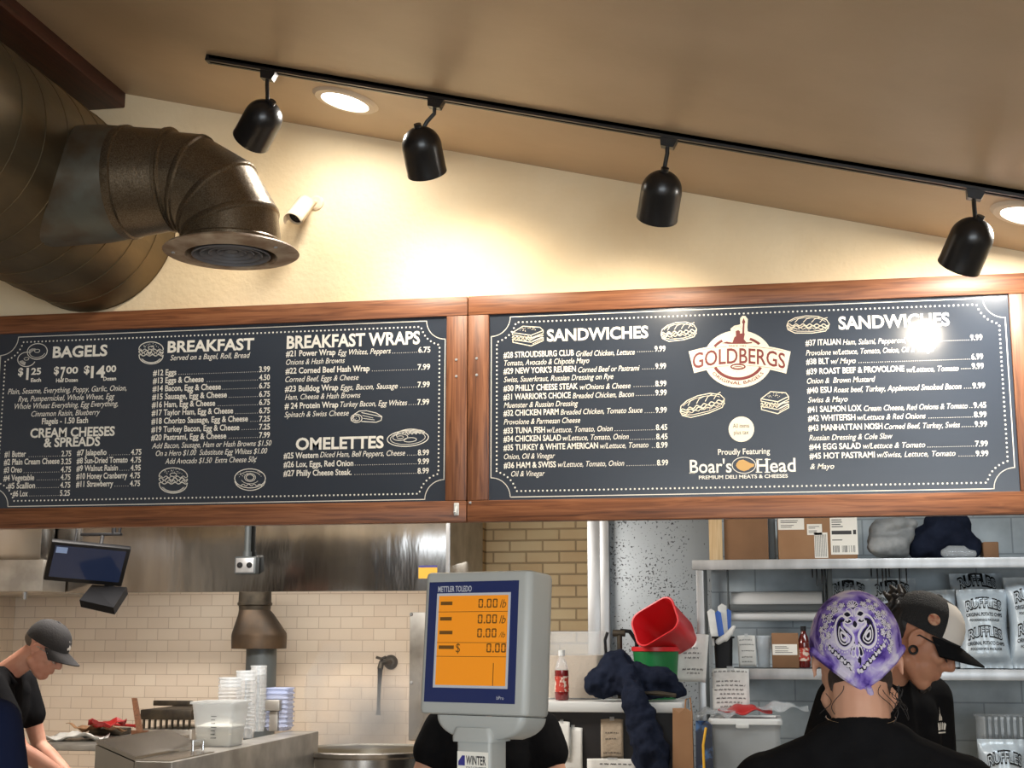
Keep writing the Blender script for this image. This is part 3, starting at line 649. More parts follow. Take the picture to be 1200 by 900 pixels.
# four-gore elbow turning down
cx, cz = xe, bz; R = r2*1.18
vx = W(272, 270, YE).x; R = vx-xe
def gore(a): # centre and frame of the elbow section at angle a from horizontal
    return V((xe+R*math.sin(a), YE, bz-R+R*math.cos(a))), V((math.sin(a), 0, math.cos(a)))
def ringat(p, u, r, n=40): return [p+(u*math.cos(2*PI*i/n)+V((0, 1, 0))*math.sin(2*PI*i/n))*r for i in range(n)]
angs = [0, 18, 46, 72, 90]
for k in range(4):
    g0, g1 = math.radians(angs[k]), math.radians(angs[k+1]); (p0, u0), (p1, u1) = gore(g0), gore(g1); t = (p1-p0).normalized()
    q = MB().rings([ringat(p0+t*.0, u0, r2*1.0), ringat(p0+t*.012, u0, r2*1.035), ringat(p0+t*.022, u0, r2*1.035), ringat(p0+t*.028, u0, r2*1.0), ringat(p1, u1, r2)], False, False)
    q.build('elbow_gore', M['duct2'], dt, smooth=30)
zd = W(271, 292, YE).z; pv, _ = gore(PI/2)
mz = Matrix.Translation((pv.x, YE, 0))
MB().lathe([(r2, pv.z), (r2*1.03, pv.z-.006), (r2*1.03, pv.z-.016), (r2, pv.z-.022), (r2, zd)], mz, 40).build('drop_pipe', M['duct2'], dt)
rf = (W(346, 295, YE).x-W(196, 295, YE).x)/2
reg = MB().lathe([(r2*.98, zd+.006), (r2*1.04, zd+.012), (rf*.97, zd-.004), (rf, zd-.012), (rf*.97, zd-.016), (rf*.68, zd-.026), (rf*.66, zd-.018), (rf*.66, zd+.03)], mz, 48).build('round_register', M['rust'], dt)
for k, rr in enumerate((.58, .46, .34, .22)):
    MB().lathe([(rf*rr, zd-.024+.004*k), (rf*(rr-.09), zd+.012+.004*k), (rf*(rr-.1), zd+.010+.004*k), (rf*(rr-.015), zd-.027+.004*k)], mz, 40, closed=True).build('register_vane', M['darkslot'], reg)
MB().lathe([(0.001, zd-.012), (rf*.1, zd-.01), (rf*.1, zd+.02), (.001, zd+.022)], mz, 20).build('register_hub', M['darkslot'], reg)
MB().lathe([(rf*.68, zd+.028), (.001, zd+.03)], mz, 32).build('register_damper', M['blackp'], reg)
# small bolts on the register flange
bl = MB()
for t in (200, 340): bl.cyl((pv.x+rf*.84*math.cos(math.radians(t)), YE+rf*.84*math.sin(math.radians(t)), zd-.02), (pv.x+rf*.84*math.cos(math.radians(t)), YE+rf*.84*math.sin(math.radians(t)), zd-.024), .008, .006, 10)
bl.build('bolt_heads', M['alu'], reg)
# ------------------------------------------------------------------ security camera
sp = W(371, 238, DW); sc_ = thing('security_camera', (sp.x, DW, sp.z), 'small white bullet security camera on the wall beside the round register', 'security camera')
MB().lathe([(.001, .014), (.022, .014), (.03, .008), (.031, 0)], Matrix.Translation((sp.x, DW, sp.z)) @ Matrix.Rotation(PI/2, 4, 'X'), 28, False, True).build('mount_plate', M['camwhite'], sc_)
mo = W(362, 243, DW-.06)
MB().tube([(sp.x, DW-.012, sp.z), (sp.x-.006, DW-.04, sp.z-.008), mo], .009).ell((sp.x-.008, DW-.042, sp.z-.006), (.014, .014, .014)).build('swivel_arm', M['camwhite'], sc_)
c0 = W(359, 238, DW-.06); c1 = W(343, 259, DW-.15); ax = (c1-c0).normalized(); mc = Matrix.Translation(c0) @ ax.to_track_quat('Z', 'Y').to_matrix().to_4x4(); Lc = (c1-c0).length
MB().lathe([(.001, 0), (.028, .001), (.033, .006), (.034, Lc*.8), (.03, Lc*.8), (.03, Lc*.74), (.001, Lc*.74)], mc, 28).build('camera_body', M['camwhite'], sc_)
# sunshield over the upper half
mcs = mc
up = mc.to_3x3().inverted() @ V((0, -.2, 1)); ua = math.atan2(up.y, up.x)
thicken(MB().grid(lambda u, v: mcs @ V((.0365*math.cos(ua+(u-.5)*PI*1.15), .0365*math.sin(ua+(u-.5)*PI*1.15), v*Lc*1.03)), 18, 6).build('sunshield', M['camwhite'], sc_), .0025)
MB().lathe([(.029, Lc*.742), (.018, Lc*.746), (.012, Lc*.77), (.001, Lc*.775)], mc, 24).build('lens', M['blackp'], sc_)

# ------------------------------------------------------------------ lighting track with four spotlights
t0, t1 = Wc(255, 74), Wc(1200, 218); dirt = (t1-t0).normalized(); t1 = t0+dirt*3.6; TY = (t0.y+Wc(1200, 218).y)/2
t0.y = TY; t1.y = TY; t1.z = ceilz(t1.x); t0.z = ceilz(t0.x); dirt = (t1-t0).normalized()
nrm = V((0, 1, 0)).cross(dirt).normalized()
nrm = nrm if nrm.z < 0 else -nrm
TH, TW = .022, .036
tk = thing('lighting_track', (t0+t1)/2, 'black lighting track running across the sloped tan ceiling', 'lighting track')
def trk(p0, p1, w0, w1, h0, h1, mtl, nm, par):
    a = [p0+nrm*h0+V((0, w0, 0)), p0+nrm*h0+V((0, w1, 0)), p0+nrm*h1+V((0, w1, 0)), p0+nrm*h1+V((0, w0, 0))]
    return MB().prism(a, p1-p0).build(nm, M[mtl], par, smooth=0)
trk(t0, t1, -TW/2, -TW/2+.011, 0, TH, 'black', 'track_rail', tk); trk(t0, t1, TW/2-.011, TW/2, 0, TH, 'black', 'track_rail', tk)
trk(t0, t1, -TW/2, TW/2, 0, .012, 'black', 'track_spine', tk); trk(t0-dirt*.012, t0, -TW/2-.001, TW/2+.001, -.001, TH+.001, 'black', 'end_cap', tk)
LB = ['black domed track spotlight nearest the round register, first from the track end', 'black domed track spotlight right of the lit recessed light, above the breakfast wraps list',
      'black domed track spotlight hanging above the round red logo', 'black domed track spotlight hanging over the top right corner of the menu']
lamps = [((317, 96), (313, 130), (292, 168)), ((513, 130), (492, 160), (500, 200)), ((786, 176), (777, 212), (770, 255)), ((1145, 226), (1143, 268), (1122, 316))]
aims = [(330, 330, .0), (492, 250, 0), (790, 340, 0), (1090, 330, 0)]
for i, (mt_, dome, end) in enumerate(lamps):
    m = W(mt_[0], mt_[1]-4, TY); x = m.x; base = V((x, TY, ceilz(x)))
    th = thing('track_spotlight', base, LB[i], 'spotlight', 'spotlights on the ceiling track')
    b = MB(); a = base+nrm*(TH+.0005); e = base+nrm*(TH+.03)
    b.prism([a+dirt*.03+V((0, -.016, 0)), a-dirt*.03+V((0, -.016, 0)), e-dirt*.022+V((0, -.016, 0)), e+dirt*.022+V((0, -.016, 0))], (0, .032, 0)); b.build('track_adapter', M['black'], th)
    pd = W(dome[0], dome[1], TY+.005); pe = W(end[0], end[1], TY+.09)
    ax = (pe-pd).normalized(); Ld = .175; r = .0705
    top = pd-ax*.035
    piv = top+ax*.03
    MB().tube([e, V((e.x, TY, e.z-.02)), (V((e.x, TY, e.z))+piv)/2, piv], .0075).build('stem', M['black'], th)
    mm = Matrix.Translation(top) @ ax.to_track_quat('Z', 'Y').to_matrix().to_4x4()
    prof = [(.001, 0)]+[(r*math.sin(t), r*(1-math.cos(t))*1.02) for t in [PI/2*k/9 for k in range(1, 10)]]
    prof += [(r*1.0, Ld-.01), (r*1.012, Ld-.008), (r*1.012, Ld), (r*.96, Ld), (r*.94, r*1.0), (r*.5, r*.5), (.001, r*.48)]
    hd = MB().lathe(prof, mm, 40).build('lamp_head', M['black'], th, smooth=40)
    MB().lathe([(.0135, -.012), (.0135, .012), (.001, .013)], mm, 20, True).build('swivel_knuckle', M['black'], th)
    MB().lathe([(.02, Ld*.45), (.046, Ld*.66), (.058, Ld*.78), (.056, Ld*.83), (.03, Ld*.865), (.001, Ld*.87)], mm, 28, True).build('bulb', M['bulb'], hd)
    l = bpy.data.lights.new('spot_lamp', 'SPOT'); l.energy = SPOT_W*(.35, 1.4, 1.3, 1.1)[i]; l.color = (1, .89, .73); l.spot_size = math.radians(112); l.spot_blend = .9; l.shadow_soft_size = .05
    lo_ = bpy.data.objects.new('spot_lamp', l); C.objects.link(lo_); lo_.location = top+ax*(Ld*.93)-base; lo_.parent = hd
    lo_.rotation_euler = ax.to_track_quat('-Z', 'Y').to_euler()
# ------------------------------------------------------------------ recessed ceiling lights
cn = V((-CS, 0, 1)).normalized(); cq = cn.to_track_quat('Z', 'Y').to_matrix().to_4x4()
for i, (px, py, rr, lb) in enumerate(((405, 117, .128, 'bright round recessed ceiling light behind the left end of the track'), (1206, 250, .128, 'round recessed ceiling light cut by the right edge of the picture'))):
    p = Wc(px, py); th = thing('recessed_light', p, lb, 'ceiling light', 'recessed ceiling lights')
    mm = Matrix.Translation(p) @ cq
    MB().lathe([(rr*.70, -.001), (rr*.72, -.012), (rr*.9, -.011), (rr, -.001)], mm, 40).build('trim_ring', M['trimwhite'], th)
    MB().lathe([(.001, -.007), (rr*.6, -.0065), (rr*.715, -.002)], mm, 36).build('lens', M['canlens'], th)
    l = bpy.data.lights.new('can_lamp', 'AREA'); l.shape = 'DISK'; l.size = rr*1.3; l.energy = CAN_W*(.32, 1)[i]; l.color = (1, .95, .86)
    lo_ = bpy.data.objects.new('can_lamp', l); C.objects.link(lo_); lo_.parent = th; lo_.location = cn*-.02; lo_.rotation_euler = (-cn).to_track_quat('-Z', 'Y').to_euler()
#@@NEXT
# ------------------------------------------------------------------ kitchen, left: hood, monitor, flue, faucet, kettle
HY = 8.2
hb = W(300, 693.5, HY).z; hl, hr = W(50, 660, HY).x, W(527, 660, HY).x
t = thing('exhaust_hood', ((hl+hr)/2, HY, hb), 'long wavy stainless exhaust hood under the left menu board', 'exhaust hood')
MB().box((hl, HY, hb), (hr, HY+.02, 2.775), .003).build('front_panel', M['steelhood'], t)
MB().box((hl, HY+.021, hb+.004), (hl+.015, YT-.002, 2.775)).box((hr-.015, HY+.021, hb+.004), (hr, YT-.002, 2.775)).build('side_panel', M['steelrough'], t, smooth=0)
MB().box((hl+.016, HY+.021, hb+.2), (hr-.016, YT-.002, hb+.22)).build('filter_bank', M['greysteel'], t, smooth=0)
a, b_ = W(516.5, 640, HY-.002), W(527.5, 640, HY-.002)
MB().box((W(523, 640, HY).x, HY-.012, hb), (hr+.004, HY-.0005, 2.775), .002).build('corner_trim', M['alu'], t)
s0, s1 = W(490.5, 678, HY), W(512.5, 662.5, HY)
MB().box((s0.x, HY-.002, s0.z), (s1.x, HY-.0003, s1.z)).build('warning_sticker', M['sticker'], t, smooth=0)
MB().box((s0.x, HY-.003, s1.z-.012), (s1.x, HY-.0022, s1.z)).build('sticker_band', M['violet'], t, smooth=0)
# left section of hood: dark upper box and pale lower box
HY2 = 7.9
x1 = W(51, 660, HY2).x; zt_, zb_ = W(20, 656, HY2).z, W(20, 693, HY2).z
t = thing('exhaust_hood', ((xc+x1)/2, HY2, zb_), 'short stepped stainless hood section at the left edge beside the monitor', 'exhaust hood')
MB().box((xc+.01, HY2, zb_), (x1, HY-.01, zt_), .004).build('lower_box', M['steelrough'], t)
MB().box((xc+.01, HY2+.12, zt_+.001), (W(48, 640, HY2+.12).x, HY-.01, 2.775), .004).build('upper_box', M['steel'], t)
MB().box((xc+.01, HY-.008, zb_), (hl-.004, YT-.02, zt_-.001), .004).build('rear_box', M['steelrough'], t)
q = W(29, 700, HY2+.1); MB().cyl((q.x, q.y, zb_+.002), (q.x, q.y, zb_-.045), .016, .013, 14).build('drain_cup', M['alu'], t)
# conduit and outlet box on the hood
q0, q1 = W(275, 673, HY-.06), W(301, 652, HY-.06)
t = thing('outlet_box', (q0.x, HY-.06, q0.z), 'grey electrical outlet box hanging on a conduit in front of the hood', 'outlet')
MB().box((q0.x, HY-.075, q0.z), (q1.x, HY-.004, q1.z), .01).build('box', M['greysteel'], t)
mxx, mzz = (q0.x+q1.x)/2, (q0.z+q1.z)/2
MB().box((q0.x+.012, HY-.08, q0.z+.01), (q1.x-.012, HY-.0755, q1.z-.01), .003).build('cover_plate', M['alu'], t)
for s in (-1, 1):
    MB().lathe([(.001, .006), (.017, .005), (.018, 0)], Matrix.Translation((mxx+s*.03, HY-.0802, mzz)) @ Matrix.Rotation(PI/2, 4, 'X'), 18).build('socket', M['blackp'], t)
cx_ = W(290.5, 630, HY-.04).x
MB().cyl((cx_, HY-.04, q1.z-.002), (cx_, HY-.04, 2.775), .02).cyl((cx_, HY-.04, q1.z), (cx_, HY-.04, q1.z+.03), .027).build('conduit', M['greysteel'], t)
# monitor
TL, TR, BL = W(60.5, 634.5, 6.6), W(154, 643.5, 6.82), W(72, 682, 6.78)
u = (TR-TL); wu = u.length; u.normalize(); v = (BL-TL); v = v-u*v.dot(u); hv = v.length; v.normalize(); n_ = u.cross(v); n_ = n_ if n_.y < 0 else -n_
mm = Matrix((( u.x, -v.x, n_.x, TL.x), (u.y, -v.y, n_.y, TL.y), (u.z, -v.z, n_.z, TL.z), (0, 0, 0, 1)))   # local x right, y up, z out of screen; origin top left
t = thing('monitor', W(110, 700, 6.8), 'black order monitor hung under the hood with a dark blue screen', 'monitor')
MB().box((0, -hv, -.03), (wu, 0, 0), .008, 2, mm).build('bezel', M['blackp'], t)
MB().box((.022, -hv+.03, .0005), (wu-.022, -.02, .0015), 0, 2, mm).build('screen', M['screen'], t, smooth=0)
MB().box((.03, -.065, .0018), (.085, -.028, .0022), 0, 2, mm).build('screen_window', mat('screen_window', srgb(120, 140, 170), .2, emit=srgb(110, 130, 170), es=.4), t, smooth=0)
c0 = TL+u*wu*.55+v*hv*.6-n_*.03
q = [W(93, 703, 6.72), W(108, 685, 6.9), W(148.5, 688, 6.94), W(133, 712, 6.76)]
MB().prism([p+V((0, 0, .0)) for p in q], V((0, .02, -.035))).build('base_box', M['blackp'], t, smooth=0)
MB().tube([c0-n_*.001, c0-n_*.06, (q[1]+q[2])/2+V((0, .02, -.01))], .02).build('arm', M['blackp'], t)
br = TL+u*wu*.6-n_*.04
MB().box((br.x-.12, br.y+.02, br.z+.03), (br.x+.1, br.y+.05, br.z+.045), .003).tube([br+V((.06, .03, .04)), br+V((.06, .03, .3)), br+V((.06, .03, 2.775-br.z))], .012).tube([br+V((.09, .03, .04)), br+V((.095, .03, .075)), br+V((.075, .03, .08))], .008).tube([br+V((0, .01, -.03)), br+V((0, .03, .03))], .01).build('bracket', M['blackp'], t)
cb = br+V((-.13, .03, .03))
MB().tube([cb+V((-.02, .0, -.03)), cb+V((-.02, .01, .03)), cb+V((-.035, .02, .1)), cb+V((-.02, .03, .2)), V((cb.x-.02, cb.y+.03, 2.775))], .006).build('cable', M['blackp'], t)
# flue with rain cap
FY = 8.9
f = lambda px, py: W(px, py, FY)
fx = (f(281, 700).x+f(317, 700).x)/2; k = lambda px: abs(f(300+px, 740).x-f(300, 740).x)
zA = f(300, 693).z
def zz(y): return f(302, y).z
mf = Matrix.Translation((fx, FY, 0)); fx2 = f(304, 740).x
t = thing('flue_pipe', (fx, FY, zz(812)), 'scorched metal flue pipe with flared cone under the hood', 'flue pipe')
b = MB(); b.lathe([(k(18), zz(690)), (k(18.4), zz(706)), (k(19.5), zz(706.5)), (k(19.5), zz(709)), (k(18), zz(710)), (k(17.5), zz(716))], mf, 28)
b.build('upper_pipe', M['gridm'], t)
mf2 = Matrix.Translation((fx2, FY, 0))
MB().rings([[V((fx+(fx2-fx)*u_+r*math.cos(2*PI*i/28), FY+r*math.sin(2*PI*i/28), z)) for i in range(28)] for u_, r, z in ((0, k(17.6), zz(715)), (.3, k(20), zz(720)), (1, k(30.5), zz(742)), (1, k(31), zz(746)), (1, k(30.5), zz(760)), (1, k(17), zz(760.5)))], False, False).build('flared_cone', mat('scorched_steel', srgb(84, 66, 48), .5, .5, var=srgb(52, 46, 40), scale=5), t, smooth=40)
fx3 = f(306, 780).x
MB().lathe([(k(17), zz(760)), (k(17), 0)], Matrix.Translation((fx3, FY, 0)), 28).build('lower_pipe', M['greysteel'], t)
# metal splash plate, wall faucet
y = YT-.012
a, b_ = W(478.7, 867, y), W(512, 717.5, y)
t = thing('splash_plate', (a.x, y, a.z), 'grey metal splash plate screwed to the tiles behind the price scale', 'metal plate')
MB().box((a.x, y, a.z), (b_.x, YT-.001, b_.z), .002).build('plate', M['steelrough'], t)
for yy in (720, 800):
    q = W(482, yy, y); MB().cyl((q.x, y, q.z), (q.x, y-.005, q.z), .012, .008, 12).build('screw', M['alu'], t)
q = W(458, 776, YT); t = thing('wall_faucet', q, 'dark wall faucet with a thin hanging hose on the white tiles', 'faucet')
MB().lathe([(.001, .03), (.03, .026), (.046, .01), (.048, .0)], Matrix.Translation((q.x, YT-.001, q.z)) @ Matrix.Rotation(PI/2, 4, 'X'), 24).build('wall_flange', M['gridm'], t)
q2, q3 = W(447, 777, YT-.09), W(445.5, 784, YT-.1)
MB().tube([(q.x, YT-.02, q.z), (q.x-.01, YT-.07, q.z+.005), q2, q3], .02, 12).build('spout', M['gridm'], t)
q4 = W(447, 772, YT-.09); MB().cyl(q2, q4, .01).tube([q4+V((-.035, 0, .01)), q4, q4+V((.03, 0, .012))], .009).build('handle', M['gridm'], t)
MB().tube([q3, W(445, 795, YT-.1), W(444, 815, YT-.09), W(443.5, 832, YT-.09), W(443, 838, YT-.09)], .011, rs=[.017, .014, .011, .012, .017]).build('hose', M['blackp'], t)
# round kettle
KY = 7.93
ke = W(431, 878, KY); kr = W(509, 878, KY).x-ke.x; kz = ke.z
t = thing('steam_kettle', (ke.x, KY, 0), 'big round stainless kettle steaming before the tiled wall', 'kettle')
mk = Matrix.Translation((ke.x, KY, 0))
MB().lathe([(kr*.8, .12), (kr*.96, .2), (kr, .3), (kr, kz-.03), (kr*1.03, kz-.02), (kr*1.035, kz), (kr*.99, kz+.006)], mk, 56, True).build('kettle_wall', M['steel'], t)
MB().lathe([(kr*.99, kz+.006), (kr*.95, kz-.004), (kr*.94, kz-.25), (.001, kz-.25)], mk, 56).build('kettle_inside', M['kettlein'], t)
MB().lathe([(kr*.935, kz-.05), (.001, kz-.05)], mk, 48).build('hot_water', mat('hot_water', srgb(190, 178, 150), .08, trans=.2), t)
for i in range(3): a = 2*PI*i/3+.4; MB().cyl((ke.x+kr*.7*math.cos(a), KY+kr*.7*math.sin(a), 0), (ke.x+kr*.7*math.cos(a), KY+kr*.7*math.sin(a), .16), .035).build('leg', M['steelrough'], t)

# ------------------------------------------------------------------ prep counter, left
PX = W(202, 893, 5.7).x; CZ = W(202, 893, 5.7).z; yN, yF = 5.7, W(350, 853, 7.8).y
yF = 7.68
xa_, xb_ = W(112, 873, yN).x, W(157, 893, yN).x; za_ = W(112, 873, yN).z; zb2 = W(157, 893, yN).z
t = thing('prep_counter', (xb_, yN, 0), 'stainless prep counter with sloped tray running back toward the kettle', 'prep counter')
MB().box((xb_, yN, .1), (PX, yF, CZ), .006).build('body', M['steelrough'], t)
MB().prism([(xa_, yN, za_), (xb_, yN, zb2), (xb_, yN, .1), (xa_, yN, .1)], (0, .75, 0)).build('sloped_tray', M['steel'], t, smooth=0)
lid = [(xa_, yN+.01, za_+.003), (xa_-.005, yN+.01, za_+.02), (xb_+.0, yN+.01, zb2+.02), (xb_, yN+.01, zb2+.003)]
MB().prism(lid, (0, .73, 0)).build('tray_lid', M['steel'], t, smooth=0)
MB().tube([(xb_+.05, yN+.5, CZ+.0), (xb_+.05, yN+.5, CZ+.045), (xb_+.05, yN+.62, CZ+.045), (xb_+.05, yN+.62, CZ)], .007).build('handle', M['chrome'], t)
MB().box((xb_+.015, yN+.015, CZ+.001), (PX-.015, yN+.5, CZ+.004)).build('cutting_board_rail', M['steel'], t, smooth=0)
for sx, sy in ((xb_+.05, yN+.05), (PX-.05, yN+.05), (xb_+.05, yF-.05), (PX-.05, yF-.05)): MB().cyl((sx, sy, 0), (sx, sy, .11), .025).build('leg', M['steelrough'], t)
def rrect(cx, cy, w, d, r, z, n=5, M_=None):
    out = []
    for sx, sy, a0 in ((1, 1, 0), (-1, 1, 90), (-1, -1, 180), (1, -1, 270)):
        for i in range(n):
            a = math.radians(a0+90*i/(n-1)); p = V((cx+sx*(w/2-r)+r*math.cos(a), cy+sy*(d/2-r)+r*math.sin(a), z)); out.append(M_ @ p if M_ else p)
    return out
def tub(b, cx, cy, w, d, h, z, tap=.85, r=.03, wall=.004, rim=.01, M_=None):
    R = []
    for k, (sc, zz_) in enumerate(((tap, z), ((1+tap)/2, z+h/2), (1, z+h-.012), (1, z+h-.011), (1+rim*2/w, z+h-.01), (1+rim*2/w, z+h), (1, z+h))): R.append(rrect(cx, cy, w*sc, d*sc, r*sc, zz_, M_=M_))
    for sc, zz_ in ((1-wall*2/w, z+h-.002), ((1+tap)/2-wall*2/w, z+h/2), (tap-wall*2/w, z+wall)): R.append(rrect(cx, cy, w*sc, d*sc, r*sc*.95, zz_, M_=M_))
    return b.rings(R)
cY = lambda px, zt=CZ: None
def onc(px, py):                                # point on the counter top under a pixel
    return WZ(px, py, CZ)
q = onc(247, 876); w_ = (W(272, 850, q.y).x-W(221, 850, q.y).x); h_ = W(245, 823, q.y).z-CZ
q.x = min(q.x, PX-w_*.45)
t = thing('food_tub', (q.x, q.y+.1, CZ), 'square translucent white tub half full of slaw on the prep counter', 'food tub')
tub(MB(), q.x, q.y+w_*.5, w_*.98, w_*.98, h_, CZ+.001, .8, .02).build('tub', M['translucent'], t)
MB().rings([rrect(q.x, q.y+w_*.5, w_*s, w_*s, .016, z) for s, z in ((.77, CZ+.008), (.84, CZ+h_*.3), (.80, CZ+h_*.45), (.5, CZ+h_*.52))]).build('slaw', M['rice'], t)
mk_ = MB()
for i in range(7): mk_.box((q.x-.004, q.y-.0005, CZ+h_*(.2+.08*i)), (q.x+(.012 if i % 3 else .02), q.y+.012, CZ+h_*(.2+.08*i)+.003))
mk_.build('measuring_marks', M['greysteel'], t, smooth=0)
# tall stacks of clear deli cups
n_c = 0
for (px0, px1, pyb, pyt, lb) in ((249, 276, 868, 794, 'leftmost tall stack of clear plastic deli cups behind the white tub'), (270, 294, 866, 786, 'middle tall stack of clear plastic deli cups behind the white tub'), (288, 307, 858, 780, 'rightmost tall stack of clear plastic deli cups beside the bluish containers')):
    q = onc((px0+px1)/2, pyb); r = (W(px1, 830, q.y).x-W(px0, 830, q.y).x)/2; top = W(px0, pyt, q.y).z
    q.x = min(q.x, PX-r*.9)
    b = MB(); pr = [(.001, CZ+.002), (r*.8, CZ+.002)]; k = 15; hh = top-CZ
    for i in range(k):
        z = CZ+.06+(hh-.06)*i/(k-1); pr += [(r*.93, z-.012), (r, z-.008), (r, z-.002), (r*.94, z)]
    pr += [(r*.8, top-.05), (.001, top-.052)]
    b.lathe(pr, Matrix.Translation((q.x, q.y+r, 0)), 26); o = b.build('deli_cup_stack', M['clear'], None, (q.x, q.y+r, CZ), smooth=30)
    tag(o, lb, 'cup stack', 'stacks of clear deli cups')
q = onc(322, 857); w_ = W(336, 830, q.y).x-W(308, 830, q.y).x; top = W(322, 805, q.y).z; q.x = min(q.x, PX-w_*.5)
b = MB(); hh = top-CZ; R = []
for i in range(9):
    z = CZ+.03+(hh-.035)*i/8
    R += [rrect(q.x, q.y+w_*.5, w_*s, w_*s, .02, zz_) for s, zz_ in ((.9, z-.012), (1, z-.008), (1, z-.002), (.93, z))]
b.rings([rrect(q.x, q.y+w_*.5, w_*.8, w_*.8, .02, CZ+.002)]+R+[rrect(q.x, q.y+w_*.5, w_*.82, w_*.82, .02, top-.04)])
tag(b.build('container_stack', M['bluec'], None, (q.x, q.y+w_*.5, CZ)), 'stack of square bluish clear containers at the far end of the prep counter', 'container stack')
q = onc(343, 853); q.y = yF-.09; t = thing('counter_bracket', q, 'small bent steel bracket at the far right end of the prep counter', 'bracket')
xx = min(q.x, PX-.03)
MB().box((xx-.03, q.y+.02, CZ+.001), (xx+.02, q.y+.05, CZ+.11), .004).build('post', M['steelrough'], t)
MB().box((xx-.05, q.y+.0, CZ+.111), (xx+.035, q.y+.07, CZ+.17), .006).build('clamp', M['steelrough'], t)
# griddle / pan stand behind, wooden handle, papers
GY = 8.4
g0, g1 = W(165, 852, GY), W(226, 832, GY); 
t = thing('griddle', (g0.x, GY, 0), 'dark seasoned griddle with raised back plate behind the prep counter', 'griddle')
MB().box((g0.x, GY, .0), (g1.x, GY+.5, g0.z-.01), .01).build('body', M['steelrough'], t)
MB().box((g0.x, GY-.02, g0.z+.045), (g1.x, GY+.5, g1.z), .006).build('cook_plate', M['gridm'], t)
z0 = W(190, 832, GY+.3).z; MB().box((W(179, 830, GY+.45).x, GY+.45, g1.z+.001), (W(225, 830, GY+.45).x, GY+.47, W(200, 821, GY+.45).z), .004).build('back_plate', M['gridm'], t)
for i in range(9):
    x = g0.x+(g1.x-g0.x)*(i+.5)/9; MB().box((x-.005, GY-.01, g0.z-.009), (x+.005, GY+.01, g0.z+.044), .001).build('burner_bar', M['gridm'], t)
TY_ = 7.3
tz = W(100, 868, TY_).z
t = thing('work_table', (W(90, 868, TY_).x, TY_, 0), 'low steel worktable covered with wrapping papers beside the capped cook', 'table')
tx0, tx1 = W(62, 870, TY_).x, W(170, 870, TY_).x
MB().box((tx0, TY_-.3, tz-.03), (tx1, TY_+.6, tz), .004).build('tabletop', M['steelrough'], t)
for sx in (tx0+.05, tx1-.05):
    for sy in (TY_-.25, TY_+.55): MB().cyl((sx, sy, 0), (sx, sy, tz-.029), .02).build('leg', M['steelrough'], t)
for i, (px, py, w_, rz, m_, lb) in enumerate(((84, 866, .30, .2, 'paper', 'crumpled white wrapping paper lying nearest the cook'), (108, 862, .26, -.3, 'card', 'brown paper sheet lying on top of the paper heap'), (120, 864, .20, .5, 'redstuff', 'red printed wrapper lying in the paper heap'))):
    q = WZ(px, py, tz+.01)
    pm = Matrix.Translation((q.x, q.y+.05, tz+.012+.03*i)) @ Matrix.Rotation(rz, 4, 'Z')
    rs = [random.uniform(0, 6) for _ in range(4)]
    o = MB().grid(lambda u_, v_: pm @ V(((u_-.5)*w_, (v_-.5)*w_*.8, .01+.014*math.sin(7*u_+rs[0]+3*v_)+.010*math.sin(11*v_+rs[1])+.006*math.sin(19*u_))), 12, 10).build('wrapping_paper', M[m_], None, (q.x, q.y, tz)); thicken(o, .003, 1)
    tag(o, lb, 'paper')
a, b_ = W(164, 858, 7.6), W(157.5, 818, 7.75)
tag(MB().rings([[a+V((s*.018, d_, 0)) for s, d_ in ((-1, -.008), (1, -.008), (1, .008), (-1, .008))], [(a+b_)/2+V((s*.016, d_, 0)) for s, d_ in ((-1, -.008), (1, -.008), (1, .008), (-1, .008))], [b_+V((s*.014, d_, 0)) for s, d_ in ((-1, -.007), (1, -.007), (1, .007), (-1, .007))]]).rings([[V((a.x+s*.05, a.y+d_, z)) for s, d_ in ((-1, -.006), (1, -.006), (1, .006), (-1, .006))] for z in (a.z+.01, tz+.001)]).build('wooden_paddle', M['woodh'], None), 'upright brown wooden paddle handle in front of the griddle', 'paddle')
a, b_ = W(104, 852, 7.7), W(150, 855, 7.8)
tag(MB().box((a.x, 7.7, tz+.001), (b_.x, 7.85, W(120, 854, 7.7).z), .005).build('pan_rack', M['gridm'], None), 'long dark low pan behind the paper heap', 'pan')
a, b_ = W(112, 847.5, 7.75), W(158, 850.5, 7.78)
tag(MB().tube([a, (a+b_)/2, b_], .008).cyl(b_, b_+V((.03, 0, 0)), .012).build('red_skewer', M['redstuff'], None), 'thin red handled rod resting on the dark low pan', 'rod')

# ------------------------------------------------------------------ centre: price scale on its counter
t = thing('service_counter', (.4, 2.2, 0), 'dark service counter below the picture holding the price scale', 'counter')
MB().box((-.9, 1.95, 0), (1.3, 2.36, .91)).build('body', M['counter'], t, smooth=0)
MB().box((-.92, 1.93, .911), (1.32, 2.37, .95), .008).build('countertop', M['steelrough'], t)
SY = 2.22
sc0 = W(574, 755, SY); ry = math.radians(-21)
sw, sd, sh = .197, .096, (W(575, 672, SY).z-W(575, 838, SY).z)
Ms = Matrix.Translation(sc0) @ Matrix.Rotation(ry, 4, 'Z') @ Matrix.Rotation(math.radians(-4), 4, 'X')
t = thing('price_scale', (sc0.x, SY, .95), 'grey price scale display with amber screen on a post at the counter', 'scale')
def rr2(w, d, r, z, dx=0, dy=0, rb=None, n=7):
    out = []; rb = rb or r
    for sx, sy, a0, q in ((1, 1, 0, rb), (-1, 1, 90, rb), (-1, -1, 180, r), (1, -1, 270, r)):
        for i in range(n):
            a = math.radians(a0+90*i/(n-1)); out.append(Ms @ V((dx+sx*(w/2-q)+q*math.cos(a), dy+sy*(d/2-q)+q*math.sin(a), z)))
    return out
H2 = sh/2
